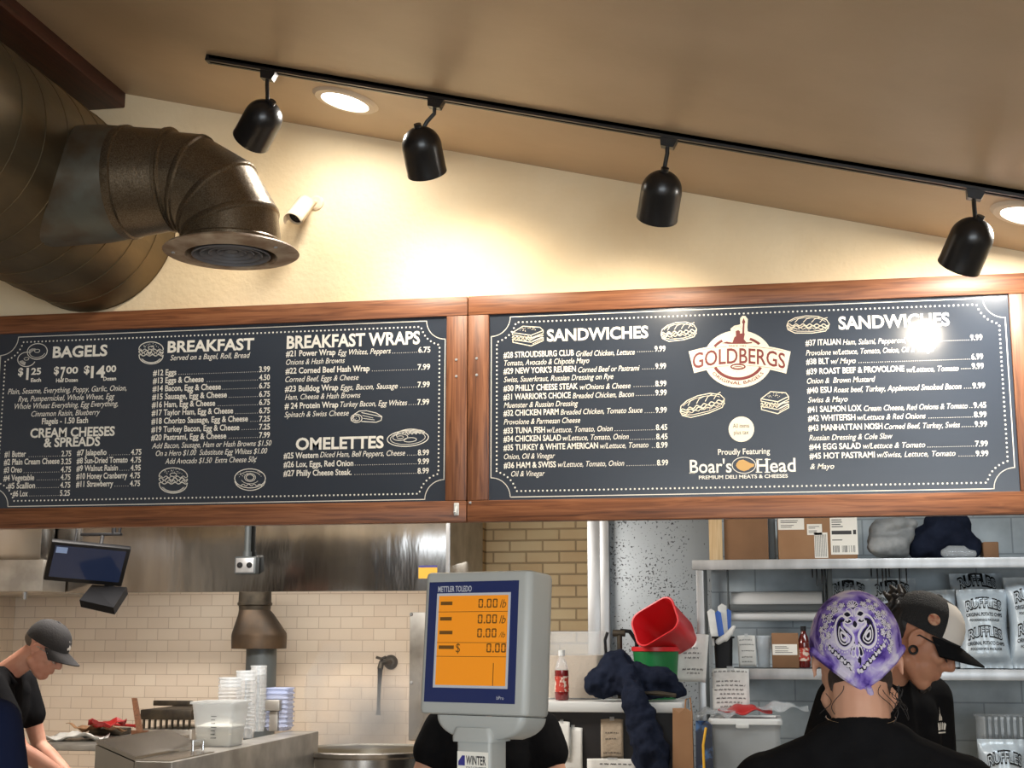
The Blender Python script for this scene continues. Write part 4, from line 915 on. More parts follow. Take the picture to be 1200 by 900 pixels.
MB().rings([rr2(sw-.012, sd-.012, .006, -H2, rb=.036), rr2(sw-.004, sd-.004, .010, -H2+.002, rb=.038), rr2(sw, sd, .012, -H2+.007, rb=.04), rr2(sw, sd, .012, H2-.007, rb=.04), rr2(sw-.004, sd-.004, .010, H2-.002, rb=.038), rr2(sw-.012, sd-.012, .006, H2, rb=.036)]).build('housing', M['greyp'], t)
def SP(x, z, lift): return Ms @ V((x, -sd/2-lift, z))
bx0, bx1, bz0, bz1 = -sw/2+.012, sw/2-.020, -H2+.018, H2-.016
def srect(b, x0, x1, z0, z1, l0, l1):
    b.prism([SP(x0, z0, l0), SP(x1, z0, l0), SP(x1, z1, l0), SP(x0, z1, l0)], SP(0, 0, l1)-SP(0, 0, l0)); return b
srect(MB(), bx0, bx1, bz0, bz1, .0002, .0014).build('bezel', M['navy'], t, smooth=0)
lx0, lx1, lz0, lz1 = bx0+.020, bx1-.017, bz0+.026, bz1-.022
bd = MB()
for a in ((lx0-.004, lx1+.004, lz1, lz1+.004), (lx0-.004, lx1+.004, lz0-.004, lz0), (lx0-.004, lx0, lz0, lz1), (lx1, lx1+.004, lz0, lz1)): srect(bd, *a, .0015, .0022)
bd.build('screen_border', M['silverline'], t, smooth=0)
scr = srect(MB(), lx0, lx1, lz0, lz1, .0015, .0019).build('screen', M['lcd'], t, smooth=0)
lw, lh = lx1-lx0, lz1-lz0
Xs = (Ms.to_3x3() @ V((1, 0, 0))); Zs = (Ms.to_3x3() @ V((0, 0, 1)))
def seg(b, ch, x, z, w, h):
    S7 = {'0': 'abcdef', '.': ''}[ch]; tk_ = h*.15
    R_ = {'a': (x+.15*w, x+.85*w, z+h-tk_, z+h), 'd': (x+.15*w, x+.85*w, z, z+tk_), 'f': (x, x+tk_, z+h*.53, z+h*.95), 'b': (x+w-tk_, x+w, z+h*.53, z+h*.95), 'e': (x, x+tk_, z+h*.05, z+h*.47), 'c': (x+w-tk_, x+w, z+h*.05, z+h*.47)}
    for s_ in S7: srect(b, *R_[s_], .0021, .0023)
    if ch == '.': srect(b, x, x+tk_*1.2, z, z+tk_*1.2, .0021, .0023)
b = MB(); A = Letters()
for i, (fz, unit) in enumerate(((.86, 'lb'), (.685, 'lb'), (.53, '/lb'), (.365, ''))):
    z = lz0+lh*fz; h = lh*.10; x = lx0+lw*(.58 if unit else .72)
    for ch in '0.00':
        seg(b, ch, x, z, lw*.065, h); x += lw*(.085 if ch != '.' else .035)
    if unit: A.add(unit, flat(SP(lx0+lw*.885, z, .0022), Xs, Zs, lw*.09, h*(.9 if unit == 'lb' else .6)), 0, .3)
    srect(b, lx0+lw*.03, lx0+lw*(.2, .2, .22, .25)[i], z+h*.35, z+h*.75, .0021, .0023)
A.add('$', flat(SP(lx0+lw*.28, lz0+lh*.365, .0022), Xs, Zs, lw*.06, lh*.1), 0)
for fz in (.815, .47, .315): srect(b, lx0, lx1, lz0+lh*fz, lz0+lh*fz+.0008, .0021, .0023)
srect(b, lx0+lw*.82, lx0+lw*.83, lz0, lz0+lh*.25, .0021, .0022)
A.build('screen_digits', M['lcdink'], scr, b)
A = Letters(); A.add('METTLER TOLEDO', flat(SP(bx0+.017, bz1-.0155, .0016), Xs, Zs, .063, .0085), .02); A.add('bPro', flat(SP(bx1-.032, bz0+.006, .0016), Xs, Zs, .013, .005))
A.build('brand_lettering', M['silverline'], t)
# bowl shaped neck and post
b = MB(); R = []
for i in range(9):
    s = i/8; c = math.sqrt(max(0, 1-(s*.93)**2)); R.append(rr2(sw*.82*(.28+.72*c), sd*.8*(.6+.4*c), .012*(.5+.5*c), -H2-.001-.033*s, .008))
b.rings(R[::-1]).build('neck', M['greyp'], t)
pw = .062; zp = (Ms @ V((0, 0, -H2-.022))).z; pc = Ms @ V((-.002, -.012, -H2)); Mr = Matrix.Rotation(ry, 4, 'Z')
def pr4(w, d, r, z):
    out = []
    for sx, sy, a0 in ((1, 1, 0), (-1, 1, 90), (-1, -1, 180), (1, -1, 270)):
        for i in range(5):
            a = math.radians(a0+22.5*i); out.append(Mr @ V((sx*(w/2-r)+r*math.cos(a), sy*(d/2-r)+r*math.sin(a), 0))+V((pc.x, pc.y, z)))
    return out
MB().rings([pr4(pw, pw*.8, .006, .965), pr4(pw, pw*.8, .006, zp-.016), ]).build('post', M['greyp'], t)
MB().rings([pr4(pw*1.18, pw*1.0, .008, zp-.0155), pr4(pw*1.2, pw*1.02, .009, zp-.008), pr4(pw*1.12, pw*.95, .012, zp+.006)]).build('post_collar', M['greyp'], t)
MB().rings([pr4(.3, .28, .02, .951), pr4(.3, .28, .02, .958), pr4(.12, .1, .02, .966)]).build('base', M['greyp'], t)
SPp = lambda x, z, l: Mr @ V((x, -pw*.4-l, 0))+V((pc.x, pc.y, z))
zs = zp-.03
st = MB().prism([SPp(-.028, zs-.075, .0004), SPp(.028, zs-.075, .0004), SPp(.028, zs, .0004), SPp(-.028, zs, .0004)], SPp(0, 0, .001)-SPp(0, 0, .0004)).build('sticker', M['white'], t, smooth=0)
Xp = Mr.to_3x3() @ V((1, 0, 0)); A = Letters()
A.add('WINTER', flat(SPp(-.012, zs-.019, .0013), Xp, (0, 0, 1), .036, .0125), .025); A.add('SCALE & EQUIPMENT', flat(SPp(-.012, zs-.026, .0013), Xp, (0, 0, 1), .036, .004), .01)
A.add('Serving the Northeast Since 1960', flat(SPp(-.025, zs-.036, .0013), Xp, (0, 0, 1), .05, .003)); A.add('SALES & SERVICE', flat(SPp(-.025, zs-.052, .0013), Xp, (0, 0, 1), .05, .007), .02)
A.build('sticker_lettering', M['ink'], st)
b = MB()
for pts in (((-.026, -.021), (-.014, -.021), (-.014, -.006), (-.019, -.006), (-.026, -.015)),): b.poly([SPp(x, zs+z, .0013) for x, z in pts])
b.build('sticker_mark', M['violet'], st, smooth=0)
#@@NEXT
# ------------------------------------------------------------------ right: ledge with jacket and bins
LY_ = 7.1
lz = W(720, 823, LY_).z; l0, l1 = W(646, 828, LY_).x, W(800, 828, LY_).x
t = thing('work_ledge', ((l0+l1)/2, LY_, 0), 'white topped dark cabinet with taped notes behind the price scale', 'cabinet')
MB().box((l0-.5, LY_, lz-.05), (l1, LY_+.55, lz), .006).build('worktop', M['wplastic'], t)
MB().box((l0-.48, LY_+.04, 0), (l1-.05, LY_+.5, lz-.051)).build('body', M['counter'], t, smooth=0)
def note(name, px0, py0, px1, py1, Y, lb, lines, skew=0, m='paper', dark='ink', head=None):
    """paper sheet with rows of handwriting; slight curl"""
    a, c = W(px0, py0, Y), W(px1, py1, Y); w, h = c.x-a.x, a.z-c.z
    F = lambda u_, v_, l=0: V((a.x+u_*w+v_*skew*w, Y-l-.012*math.sin(v_*PI*.9)*(.4+.6*u_), a.z-v_*h+.02*h*math.sin(3*u_)))
    t_ = thing(name, (a.x+w/2, Y, c.z), lb, 'note')
    o = MB().grid(lambda u_, v_: F(u_, v_), 8, 10).build('sheet', M[m], t_); thicken(o, .0008, -1)
    b = MB()
    for (v_, u0, u1) in lines:
        n = max(3, int((u1-u0)*30)); pu = u0
        while pu < u1:
            L_ = random.uniform(.05, .13); pts = []
            for i in range(7): pts.append((pu+L_*i/6, v_+(.018*((-1)**i))*random.uniform(.5, 1.2)))
            for p, q in zip(pts[:-1], pts[1:]):
                if q[0] > u1: break
                d_ = .010*(w/h if w > h else 1); b.poly([F(p[0], p[1]-d_, .002), F(q[0], q[1]-d_, .002), F(q[0], q[1]+d_, .002), F(p[0], p[1]+d_, .002)])
            pu += L_+.035
    if lines: b.build('handwriting', M[dark], t_, smooth=0)
    tp = MB().grid(lambda u_, v_: F(.4+.2*u_, -.05+.1*v_, .003), 3, 3).build('tape', M['translucent'], t_)
    return t_
yb = LY_+.038
note('paper_note', 704, 843, 731, 890, yb, 'pale note taped upright on the dark cabinet front', [(.35, .2, .8), (.5, .2, .7), (.85, .1, .9)], m='brownfill')
note('paper_note', 688, 889, 748, 915, yb-.02, 'wide white note at the bottom of the dark cabinet front', [(.25, .25, .9), (.5, .3, .8)])
note('paper_note', 660, 853, 683, 905, yb, 'narrow white sheet taped left on the dark cabinet front', [])
note('paper_note', 649, 846, 668, 890, yb-.01, 'torn white sheet beside the black sleeve on the cabinet front', [])
# red juice bottle
def bottle(name, px, pyb, pyt, Y, r, liquid, capm, lb, label=None, base=None):
    q = W(px, pyb, Y); zb_ = base if base is not None else q.z; h = W(px, pyt, Y).z-zb_
    t = thing(name, (q.x, Y, zb_), lb, 'bottle'); mm = Matrix.Translation((q.x, Y, zb_+.001))
    MB().lathe([(.001, 0), (r*.9, .002), (r, .012), (r, h*.25), (r*.9, h*.38), (r, h*.5), (r*.98, h*.60), (.001, h*.602)], mm, 26).build('body', M[liquid], t)
    MB().lathe([(r*.98, h*.603), (r*.7, h*.76), (r*.42, h*.84), (r*.42, h*.9), (.001, h*.9)], mm, 26).build('neck', M['clear' if capm == 'wplastic' else liquid], t)
    MB().lathe([(r*.47, h*.885), (r*.47, h), (.001, h)], mm, 20).build('cap', M[capm], t)
    if label: MB().lathe([(r*1.02, h*.17), (r*1.025, h*.25), (r*.93, h*.38), (r*1.02, h*.48)], mm, 26).build('label', M[label], t)
    return t
bottle('drink_bottle', 658.5, 824, 762, LY_+.15, .036, 'redjuice', 'wplastic', 'red drink bottle with white cap standing beside the price scale', 'labelred', lz)
# white bin with tan filling behind
b0, b1 = W(640, 820, LY_+.36), W(707, 820, LY_+.36); bt = W(680, 740, LY_+.36).z
t = thing('storage_bin', ((b0.x+b1.x)/2, LY_+.4, lz), 'clear white storage bin of tan grain behind the red drink bottle', 'bin')
tub(MB(), (b0.x+b1.x)/2, LY_+.4, b1.x-b0.x, .26, bt-lz, lz+.001, .94, .03).build('bin', M['milky'], t)
zf = W(680, 768, LY_+.3).z
MB().rings([rrect((b0.x+b1.x)/2, LY_+.4, (b1.x-b0.x)*s, .26*s, .03, z) for s, z in ((.925, lz+.008), (.965, zf-.004), (.95, zf))]).build('grain_filling', M['brownfill'], t)
# faucet hose beside it
q = W(726, 742, LY_+.45)
t = thing('spray_tap', (q.x, q.y, lz), 'black spray tap with curved hose beside the red bucket', 'tap')
MB().cyl((q.x, q.y, lz+.001), (q.x, q.y, q.z), .014).cyl((q.x-.035, q.y, q.z), (q.x+.03, q.y, q.z), .018).build('tap_body', M['gridm'], t)
MB().tube([W(712, 741, q.y), W(709, 750, q.y), W(710, 765, q.y), W(712, 790, q.y)], .008).tube([W(727, 739, q.y), W(738, 740, q.y), W(746, 752, q.y), W(747, 775, q.y), W(744, 815, q.y)], .011).build('hose', M['blackp'], t)
# green bucket and red bin on it
GYb = LY_+.40
g = W(769, 790, GYb); gr = W(796, 770, GYb).x-g.x
t = thing('green_bucket', (g.x, GYb, lz), 'green plastic bucket with red rim under the tipped red bin', 'bucket')
gz = W(770, 760, GYb).z
MB().lathe([(.001, lz+.001), (gr*.82, lz+.001), (gr*.98, gz-.02), (gr*1.0, gz), (gr*.95, gz), (gr*.8, lz+.01), (.001, lz+.01)], Matrix.Translation((g.x, GYb, 0)), 36).build('bucket', M['green'], t)
MB().lathe([(gr*1.01, gz-.015), (gr*1.05, gz-.012), (gr*1.05, gz+.008), (gr*.97, gz+.01), (gr*.96, gz-.004)], Matrix.Translation((g.x, GYb, 0)), 36, closed=True).build('rim', M['red'], t)
o_c = W(767, 728, GYb-.13); ax = V((.34, .60, -.30)).normalized()
xr_ = V((.80, -.18, .42)); xr_ = (xr_-ax*xr_.dot(ax)).normalized(); yr_ = ax.cross(xr_)
Mb = Matrix(((xr_.x, yr_.x, ax.x, o_c.x), (xr_.y, yr_.y, ax.y, o_c.y), (xr_.z, yr_.z, ax.z, o_c.z), (0, 0, 0, 1)))
bw, bh_ = .245, .20
RR = [rrect(0, 0, bw*s, bh_*s, .055*s, z, 7, Mb) for s, z in ((1.06, 0), (1.08, .004), (1.06, .012), (1.0, .014), (.84, .235), (.78, .245))]
RI = [rrect(0, 0, bw*s, bh_*s, .055*s, z, 7, Mb) for s, z in ((.80, .236), (.97, .016), (1.0, .001))]
tag(MB().rings([r for r in RR]+RI, False, False, True).build('red_bin', M['red'], None), 'red plastic bin lying tipped on top of the green bucket', 'bin')
# navy hooded jacket thrown over the ledge
JY = LY_+.06
def j(px, py, dy=0): return W(px, py-3, JY+dy)
s_ = JY/FPX
pr = [('c', j(700, 802, .02), 15*s_, j(722, 786, .06), 20*s_), ('c', j(722, 788, .05), 20*s_, j(735, 804), 16*s_), ('c', j(700, 806), 15*s_, j(716, 811), 10*s_), ('c', j(728, 776, .05), 6*s_, j(742, 800, .0), 9*s_),
      ('c', j(738, 790, 0), 7*s_, j(745, 830, -.13), 16*s_), ('c', j(745, 830, -.13), 16*s_, j(762, 880, -.17), 20*s_), ('c', j(762, 880, -.17), 20*s_, j(768, 925, -.17), 21*s_), ('c', j(738, 800, -.02), 6*s_, j(752, 905, -.16), 8*s_),
      ('c', j(748, 794, .06), 14*s_, j(778, 800, .05), 15*s_), ('c', j(770, 796, .03), 8*s_, j(794, 812, .04), 7*s_), ('c', j(778, 806, .08), 15*s_, j(796, 812, .1), 9*s_), ('c', j(760, 812, .02), 9*s_, j(792, 815, .06), 6*s_), ('c', j(762, 790, .1), 8*s_, j(775, 792, .1), 8*s_), ('c', j(735, 808, .05), 12*s_, j(770, 809, .08), 12*s_)]
jk = blob('hooded_jacket', pr, .011, 5, M['navycloth'], None, (j(745, 823).x, JY, lz))
tx = bpy.data.textures.new('fold', 'CLOUDS'); tx.noise_scale = .055
dm = jk.modifiers.new('d', 'DISPLACE'); dm.texture = tx; dm.strength = .045; dm.mid_level = .5
tag(jk, 'dark navy hooded jacket slung over the white ledge beneath the red bin', 'jacket')
a, c = j(752, 815, -.05), j(792, 818, -.03)
tag(MB().tube([a, (a+c)/2+V((0, -.01, .004)), c], .011, 10, [.006, .013, .010]).build('folded_glasses_case', M['gridm'], None), 'narrow dark case lying on the jacket at the ledge corner', 'case')
# brown paper bag, blue patterned bag
def paperbag(name, px0, px1, pyt, Y, m, lb, d_=.12, cat='bag'):
    a, c = W(px0, pyt, Y), W(px1, pyt, Y); w = c.x-a.x; h = a.z-.45; cx_ = (a.x+c.x)/2
    R = []
    for k in range(8):
        s = k/7; R.append([V((cx_+(x*(w/2))*(1-.1*s+.03*math.sin(5*s+x)), Y+d_/2+y*d_/2*(1-.75*s), .45+h*s+.012*math.sin(x*4)*s)) for x, y in ((-1, -1), (-.33, -1.1), (.33, -.95), (1, -1), (1.04, 0), (1, 1), (.33, 1), (-.33, 1), (-1, 1), (-1.03, 0))])
    t = thing(name, (cx_, Y+d_/2, .45), lb, cat)
    MB().rings(R).build('bag_body', M[m], t, smooth=25)
    return t, cx_, a.z, w
t, cx_, zt_, w = paperbag('paper_bag', 786, 812, 833, 6.93, 'card', 'brown paper bag standing right of the hanging jacket')
MB().tube([(cx_+w*.1, 6.99, zt_-.01), (cx_+w*.16, 6.99, zt_+.05), (cx_+w*.36, 6.99, zt_+.06), (cx_+w*.42, 6.99, zt_-.01)], .004).build('handle', M['card'], t)
t, cx_, zt_, w = paperbag('patterned_bag', 813.5, 835, 848, 6.92, 'bluebag', 'blue patterned bag with zip standing right of the paper bag')
MB().tube([(cx_+.004, 6.915, .5), (cx_-.004, 6.94, zt_-.1), (cx_+.01, 6.958, zt_-.02)], .006).build('zip', M['sticker'], t)
t = thing('low_shelf', (W(830, 900, 7.3).x, 7.3, 0), 'low shelf below the picture holding the bags and the clear bin', 'shelf')
MB().box((W(778, 880, 7.0).x, 6.86, .42), (W(960, 880, 7.1).x, 7.08, .449), .004).box((W(806, 880, 7.12).x, 7.081, .42), (W(960, 880, 7.1).x, 7.54, .449), .004).build('board', M['steelrough'], t)
for px in (812, 955):
    for y_ in (6.9, 7.5): x_ = W(px, 880, 7.1).x; MB().cyl((x_, y_, 0), (x_, y_, .419), .018).build('leg', M['steelrough'], t)

# ------------------------------------------------------------------ shelf unit, right
RY = 7.55
zA, zB = W(900, 655.5, RY).z, W(900, 783.5, RY).z
xs0, xs1 = W(811, 661, RY).x, 2.9
DPT = .55
t = thing('shelf_unit', ((xs0+xs1)/2, RY, 0), 'two tier aluminium shelf unit holding boxes and chip bags at right', 'shelf unit')
for z, th_, x0_ in ((zA, .052, xs0), (zB, .055, W(836, 789, RY).x)):
    MB().box((x0_, RY, z-th_), (xs1, RY+.012, z), .003).build('shelf_front', M['alu'], t)
    MB().box((x0_, RY+.0125, z-.012), (xs1, RY+DPT, z-.002), .002).build('shelf_board', M['greysteel'], t)
for x_ in (xs0+.02, xs1-.04):
    MB().box((x_, RY-.003 if x_ < xs0+.1 else RY+.014, 0), (x_+.038, RY+.05, zA-.054), .003).build('post', M['alu'], t)
    MB().box((x_, RY+DPT-.05, 0), (x_+.036, RY+DPT-.014, zA-.013), .003).build('post', M['greysteel'], t)
MB().box((W(969, 680, RY+.3).x, RY+.27, zB-.0), (W(975, 680, RY+.3).x, RY+.295, zA-.013), .002).build('post', M['greysteel'], t)
# boxes on the top shelf
def sbox(name, px0, px1, pyt, Y, dpt, m, lb, base, labels=(), cat='box', flap=True, group=None):
    a, c = W(px0, pyt, Y), W(px1, pyt, Y); t = thing(name, ((a.x+c.x)/2, Y+dpt/2, base), lb, cat, group)
    MB().box((a.x, Y, base+.001), (c.x, Y+dpt, a.z), .004).build('carton', M[m], t)
    if flap: MB().box((a.x+.001, Y+dpt/2-.025, a.z+.0003), (c.x-.001, Y+dpt/2+.025, a.z+.001)).build('packing_tape', M['tan'], t, smooth=0)
    for (x0_, y0_, x1_, y1_, kind) in labels:
        p0, p1 = W(x0_, y1_, Y), W(x1_, y0_, Y)
        lo_b = MB().box((p0.x, Y-.0012, p0.z), (p1.x, Y-.0002, p1.z)).build('shipping_label', M['white'], t, smooth=0)
        b = MB(); w, h = p1.x-p0.x, p1.z-p0.z
        if kind == 'bar':
            for i in range(20):
                if random.random() < .62: b.box((p0.x+w*(.08+.042*i), Y-.0020, p0.z+h*.06), (p0.x+w*(.08+.042*i+random.choice((.012, .022))), Y-.0014, p0.z+h*.24))
            b.box((p0.x+w*.05, Y-.002, p0.z+h*.54), (p0.x+w*.78, Y-.0014, p0.z+h*.64)); b.box((p0.x+w*.84, Y-.002, p0.z+h*.54), (p0.x+w*.95, Y-.0014, p0.z+h*.66))
            for z_ in (.92, .86, .8, .74, .38): b.box((p0.x+w*.06, Y-.002, p0.z+h*z_), (p0.x+w*random.uniform(.3, .55), Y-.0014, p0.z+h*(z_+.022)))
        elif kind == 'stripes':
            for i in range(9): b.box((p0.x+w*(.06+.1*i), Y-.002, p0.z+h*.05), (p0.x+w*(.09+.1*i), Y-.0014, p0.z+h*.93))
        else:
            for z_ in (.75, .6, .35, .2): b.box((p0.x+w*.1, Y-.002, p0.z+h*z_), (p0.x+w*random.uniform(.5, .85), Y-.0014, p0.z+h*(z_+.05)))
        b.build('label_print', M['ink'], lo_b, smooth=0)
    return t
sbox('cardboard_box', 848, 899.5, 606, RY+.08, .3, 'card2', 'plain dull brown cardboard box between pale board and labelled box', zA)
sbox('cardboard_box', 911, 1003, 604, RY+.05, .33, 'card', 'brown cardboard box with white shipping labels on the top shelf', zA, ((912, 607, 942, 621, 'txt'), (946, 614, 963, 627, 'txt'), (955, 624, 969.5, 654, 'stripes'), (974, 606, 1004, 650, 'bar')))
a, c = W(831, 640, RY+.05), W(847, 640, RY+.05)
tag(MB().box((a.x, RY+.06, zA+.001), (c.x-.002, RY+.085, W(840, 603, RY+.05).z+.15), .003).build('pine_board', M['pine'], None), 'pale pine board standing upright at the left end of top shelf', 'board')
a, c = W(901, 640, RY+.12), W(910, 640, RY+.12)
tag(MB().box((a.x, RY+.12, zA+.001), (c.x-.004, RY+.36, zA+.25), .004).build('dark_tray', M['greysteel'], None), 'dark grey tray standing edgewise between the two cardboard boxes', 'tray')
# grey wrapped bundle
BYs = RY+.1; s_ = BYs/FPX
def bb(px, py, dy=0): return W(px, py, BYs+dy)
zsh = zA+.004
o = blob('wrapped_bundle', [('c', bb(1030, 640), 13*s_, bb(1046, 640), 13*s_), ('c', bb(1030, 622, .05), 12*s_, bb(1055, 616, .05), 11*s_), ('c', bb(1054, 640), 11*s_, bb(1064, 625, .03), 8*s_), ('c', bb(1024, 634, .03), 8*s_, bb(1030, 616, .06), 8*s_), ('c', bb(1048, 613, .02), 7*s_, bb(1070, 614, .02), 6*s_), ('c', bb(1036, 645, .02), 9*s_, bb(1058, 646, .02), 7*s_)], .01, 2, M['greycloth'], None, (bb(1046, 650).x, BYs, zA))
dm = o.modifiers.new('d', 'DISPLACE'); dm.texture = tx; dm.strength = .022
tag(o, 'grey plastic wrapped cloth bundle beside the labelled cardboard box', 'bundle')
s_ = (RY+.16)/FPX
def bc(px, py, dy=0): return W(px, py, RY+.16+dy)
o = blob('winter_jacket', [('c', bc(1078, 642), 13*s_, bc(1110, 625, .02), 22*s_), ('c', bc(1110, 625, .02), 22*s_, bc(1136, 640, .02), 14*s_), ('c', bc(1074, 646), 9*s_, bc(1140, 645), 9*s_), ('c', bc(1096, 616, .05), 14*s_, bc(1125, 616, .05), 13*s_), ('c', bc(1068, 630, .05), 7*s_, bc(1090, 620, .04), 9*s_)], .012, 4, M['navycloth'], None, (bc(1110, 652).x, RY+.16, zA))
dm = o.modifiers.new('d', 'DISPLACE'); dm.texture = tx; dm.strength = .025
tag(o, 'dark navy jacket heaped on the top shelf behind the clear wrap', 'jacket')
sbox('small_carton', 1152, 1170, 635, RY+.12, .14, 'card2', 'small open brown carton at the right end of the dark heap', zA, flap=False)
pm = W(1125, 648, RY+.03)
o = blob('cling_wrap_bag', [('c', W(1108, 648, RY+.05), .026, W(1140, 649, RY+.05), .022), ('c', W(1112, 643, RY+.06), .018, W(1130, 643, RY+.06), .016)], .009, 2, M['clear'], None, (pm.x, RY+.05, zA)); tag(o, 'crumpled clear plastic wrap before the dark heap on top shelf', 'plastic wrap')
# film roll dispenser under the top shelf
QY = RY+.34
q0, q1 = W(854, 700, QY), W(966, 700, QY)
t = thing('film_dispenser', ((q0.x+q1.x)/2, QY, W(900, 725, QY).z), 'wide white film roll in a grey dispenser under the top shelf', 'dispenser')
zc = W(900, 705, QY).z; r_ = .055
MB().cyl((q0.x+.012, QY+.06, zc), (q1.x-.012, QY+.06, zc), r_, None, 32).build('film_roll', M['rollw'], t)
za_, zb_ = W(900, 708, QY-.02).z, W(900, 716, QY-.02).z
MB().box((q0.x, QY-.015, zb_), (q1.x, QY+.002, za_), .003).build('cutter_bar', M['greysteel'], t)
z1_ = W(900, 726, QY).z
MB().cyl((q0.x+.012, QY+.03, z1_+.018), (q1.x-.012, QY+.03, z1_+.018), .026, None, 24).build('second_roll', M['rollw'], t)
for x_ in (q0.x-.008, q1.x-.002): MB().box((x_, QY-.02, z1_), (x_+.009, QY+.09, zA-.013), .002).build('bracket', M['greysteel'], t)
# row of hooks under the shelf
for i, px in enumerate((952, 957, 963, 967, 1021, 1028, 1034, 1038, 1042, 1054, 1062)):
    q = W(px, 670, RY+.06); L_ = .03+.03*((i*7) % 4)/2
    tag(MB().tube([(q.x, RY+.06, zA-.0135), (q.x, RY+.06, zA-.05-L_), (q.x, RY+.055, zA-.062-L_), (q.x, RY+.045, zA-.058-L_)], .0035, 8).build('wire_hook', M['blackp'], None), 'thin dark hook hanging under the front edge of top shelf', 'hook', 'hooks under the top shelf')
# second shelf: napkin sachets, dark holder, papers, tub, carton, sauce bottle
y_ = RY+.1
q = W(848, 782, y_); t = thing('pen_holder', (q.x, y_, zB), 'black holder on the second shelf behind the hanging note', 'holder')
tub(MB(), q.x, y_+.06, W(860, 770, y_).x-W(838, 770, y_).x, .1, W(848, 746, y_).z-zB, zB+.001, .9, .02).build('holder', M['blackp'], t)
for i, (a_, c_, m_, w_, lb) in enumerate((((839, 752), (833, 716), 'paper', .04, 'white folded sheet leaning leftmost in the black holder'), ((846, 745), (841, 718), 'sachet', .034, 'left blue sachet in the black holder'), ((849, 748), (846, 710), 'paper', .046, 'white folded sheet between the two blue sachets'), ((853, 745), (853, 716), 'sachet', .034, 'right blue sachet in the black holder'))):
    p, r2_ = W(*a_, y_+.02+.012*i), W(*c_, y_+.02+.014*i)
    tag(MB().prism([p+V((-w_*.45, 0, -.02)), p+V((w_*.45, 0, -.02)), r2_+V((w_*.5, 0, 0)), r2_+V((0, 0, .012)), r2_+V((-w_*.5, 0, -.004))], (0, .006, 0)).build('sachet', M[m_], None, smooth=0), lb, 'sachet')
q = W(848, 752, y_-.03); o = blob('crumpled_napkin', [('c', W(842, 752, y_-.03), .018, W(856, 742, y_-.03), .016), ('c', W(850, 748, y_-.03), .02, W(860, 735, y_-.03), .012)], .008, 2, M['paper'], None, (q.x, y_-.03, q.z-.03)); tag(o, 'crumpled white napkin hanging below the blue sachets', 'napkin')
note('paper_note', 864, 745, 886, 781.5, RY+.13, 'printed grey sheet propped on the second shelf', [(.15, .1, .8), (.3, .1, .9), (.5, .2, .9), (.7, .2, .8), (.85, .2, .8)], skew=.04)
q0, q1 = W(887, 782, RY+.2), W(904, 782, RY+.2)
tag(tub(MB(), (q0.x+q1.x)/2, RY+.25, q1.x-q0.x, .1, W(895, 745, RY+.2).z-zB, zB+.001, .85, .012).build('clear_tub', M['clear'], None), 'empty clear tub beside the small labelled carton', 'tub')
sbox('labelled_carton', 904, 935.5, 742, RY+.1, .15, 'card2', 'small brown carton with one white label on the second shelf', zB, ((905.5, 755, 934, 767.5, 'txt'),))
bottle('sauce_bottle', 943, 782, 734, RY+.12, .031, 'sauce', 'blackp', 'small dark sauce bottle with red label beside the labelled carton', 'labelred', zB)
# hanging notes on the shelf front
note('paper_note', 793, 744, 832, 800, RY-.03, 'white handwritten note hanging tilted from the shelf post', [(.3, .3, .7), (.4, .25, .8), (.5, .3, .75), (.74, .25, .9), (.82, .4, .8)], skew=-.13)
note('paper_note', 834.5, 784, 879, 834, RY-.01, 'white handwritten list taped below the second shelf edge', [(.07, .05, .95), (.3, .1, .75), (.4, .1, .9), (.5, .05, .85), (.6, .2, .9), (.7, .1, .9), (.8, .1, .8), (.9, .2, .7)])
# clear lidded bin with film bags on it
q0, q1 = W(832, 860, 7.25), W(915, 860, 7.25); zt_ = W(870, 846, 7.25).z
t = thing('lidded_bin', ((q0.x+q1.x)/2, 7.4, .449), 'cloudy clear bin with white lid below the handwritten list', 'bin')
tub(MB(), (q0.x+q1.x)/2, 7.42, q1.x-q0.x, .34, zt_-.45, .4495, .85, .03).build('bin', M['translucent'], t)
cxx = (q0.x+q1.x)/2; MB().rings([rrect(cxx, 7.42, (q1.x-q0.x)*s, .35*s, .03, z) for s, z in ((1.03, zt_-.014), (1.055, zt_-.012), (1.055, zt_+.006), (1.02, zt_+.016), (.9, zt_+.016), (.88, zt_+.008))]).build('lid', M['wplastic'], t)
MB().box((cxx-.045, 7.226, zt_-.03), (cxx+.02, 7.234, zt_-.008), .003).build('latch', M['wplastic'], t)
MB().rings([rrect(cxx, 7.42, (q1.x-q0.x)*s, .34*s, .03, z) for s, z in ((.8, .456), (.86, .6), (.8, .68))]).build('bin_contents', M['card'], t)
zz0 = zt_+.018
for i, (px0, px1, m_, lb, dy) in enumerate(((815, 862, 'clear', 'crumpled clear film lying at the left of the bin lid', 0), (842, 905, 'redstuff', 'flat red printed wrapper pile lying on the bin lid', .06), (886, 948, 'clear', 'crumpled clear film trailing right from the bin lid', .0))):
    a, c = W(px0, 836, 7.3+dy), W(px1, 834, 7.3+dy); n_ = 5; w = c.x-a.x
    rs = [random.uniform(0, 6) for _ in range(3)]
    o = MB().grid(lambda u_, v_: V((a.x+u_*w, 7.26+dy+v_*.2, zz0+.012+.028*math.sin(PI*u_)*abs(math.sin(PI*v_))+.010*math.sin(9*u_+rs[0]+5*v_)+.006*math.sin(17*u_+rs[1])+.014*i)), 22, 10).build('film_wrap', M[m_], None, ((a.x+c.x)/2, 7.3, zz0)); thicken(o, .004, 1)
    tag(o, lb, 'wrap')

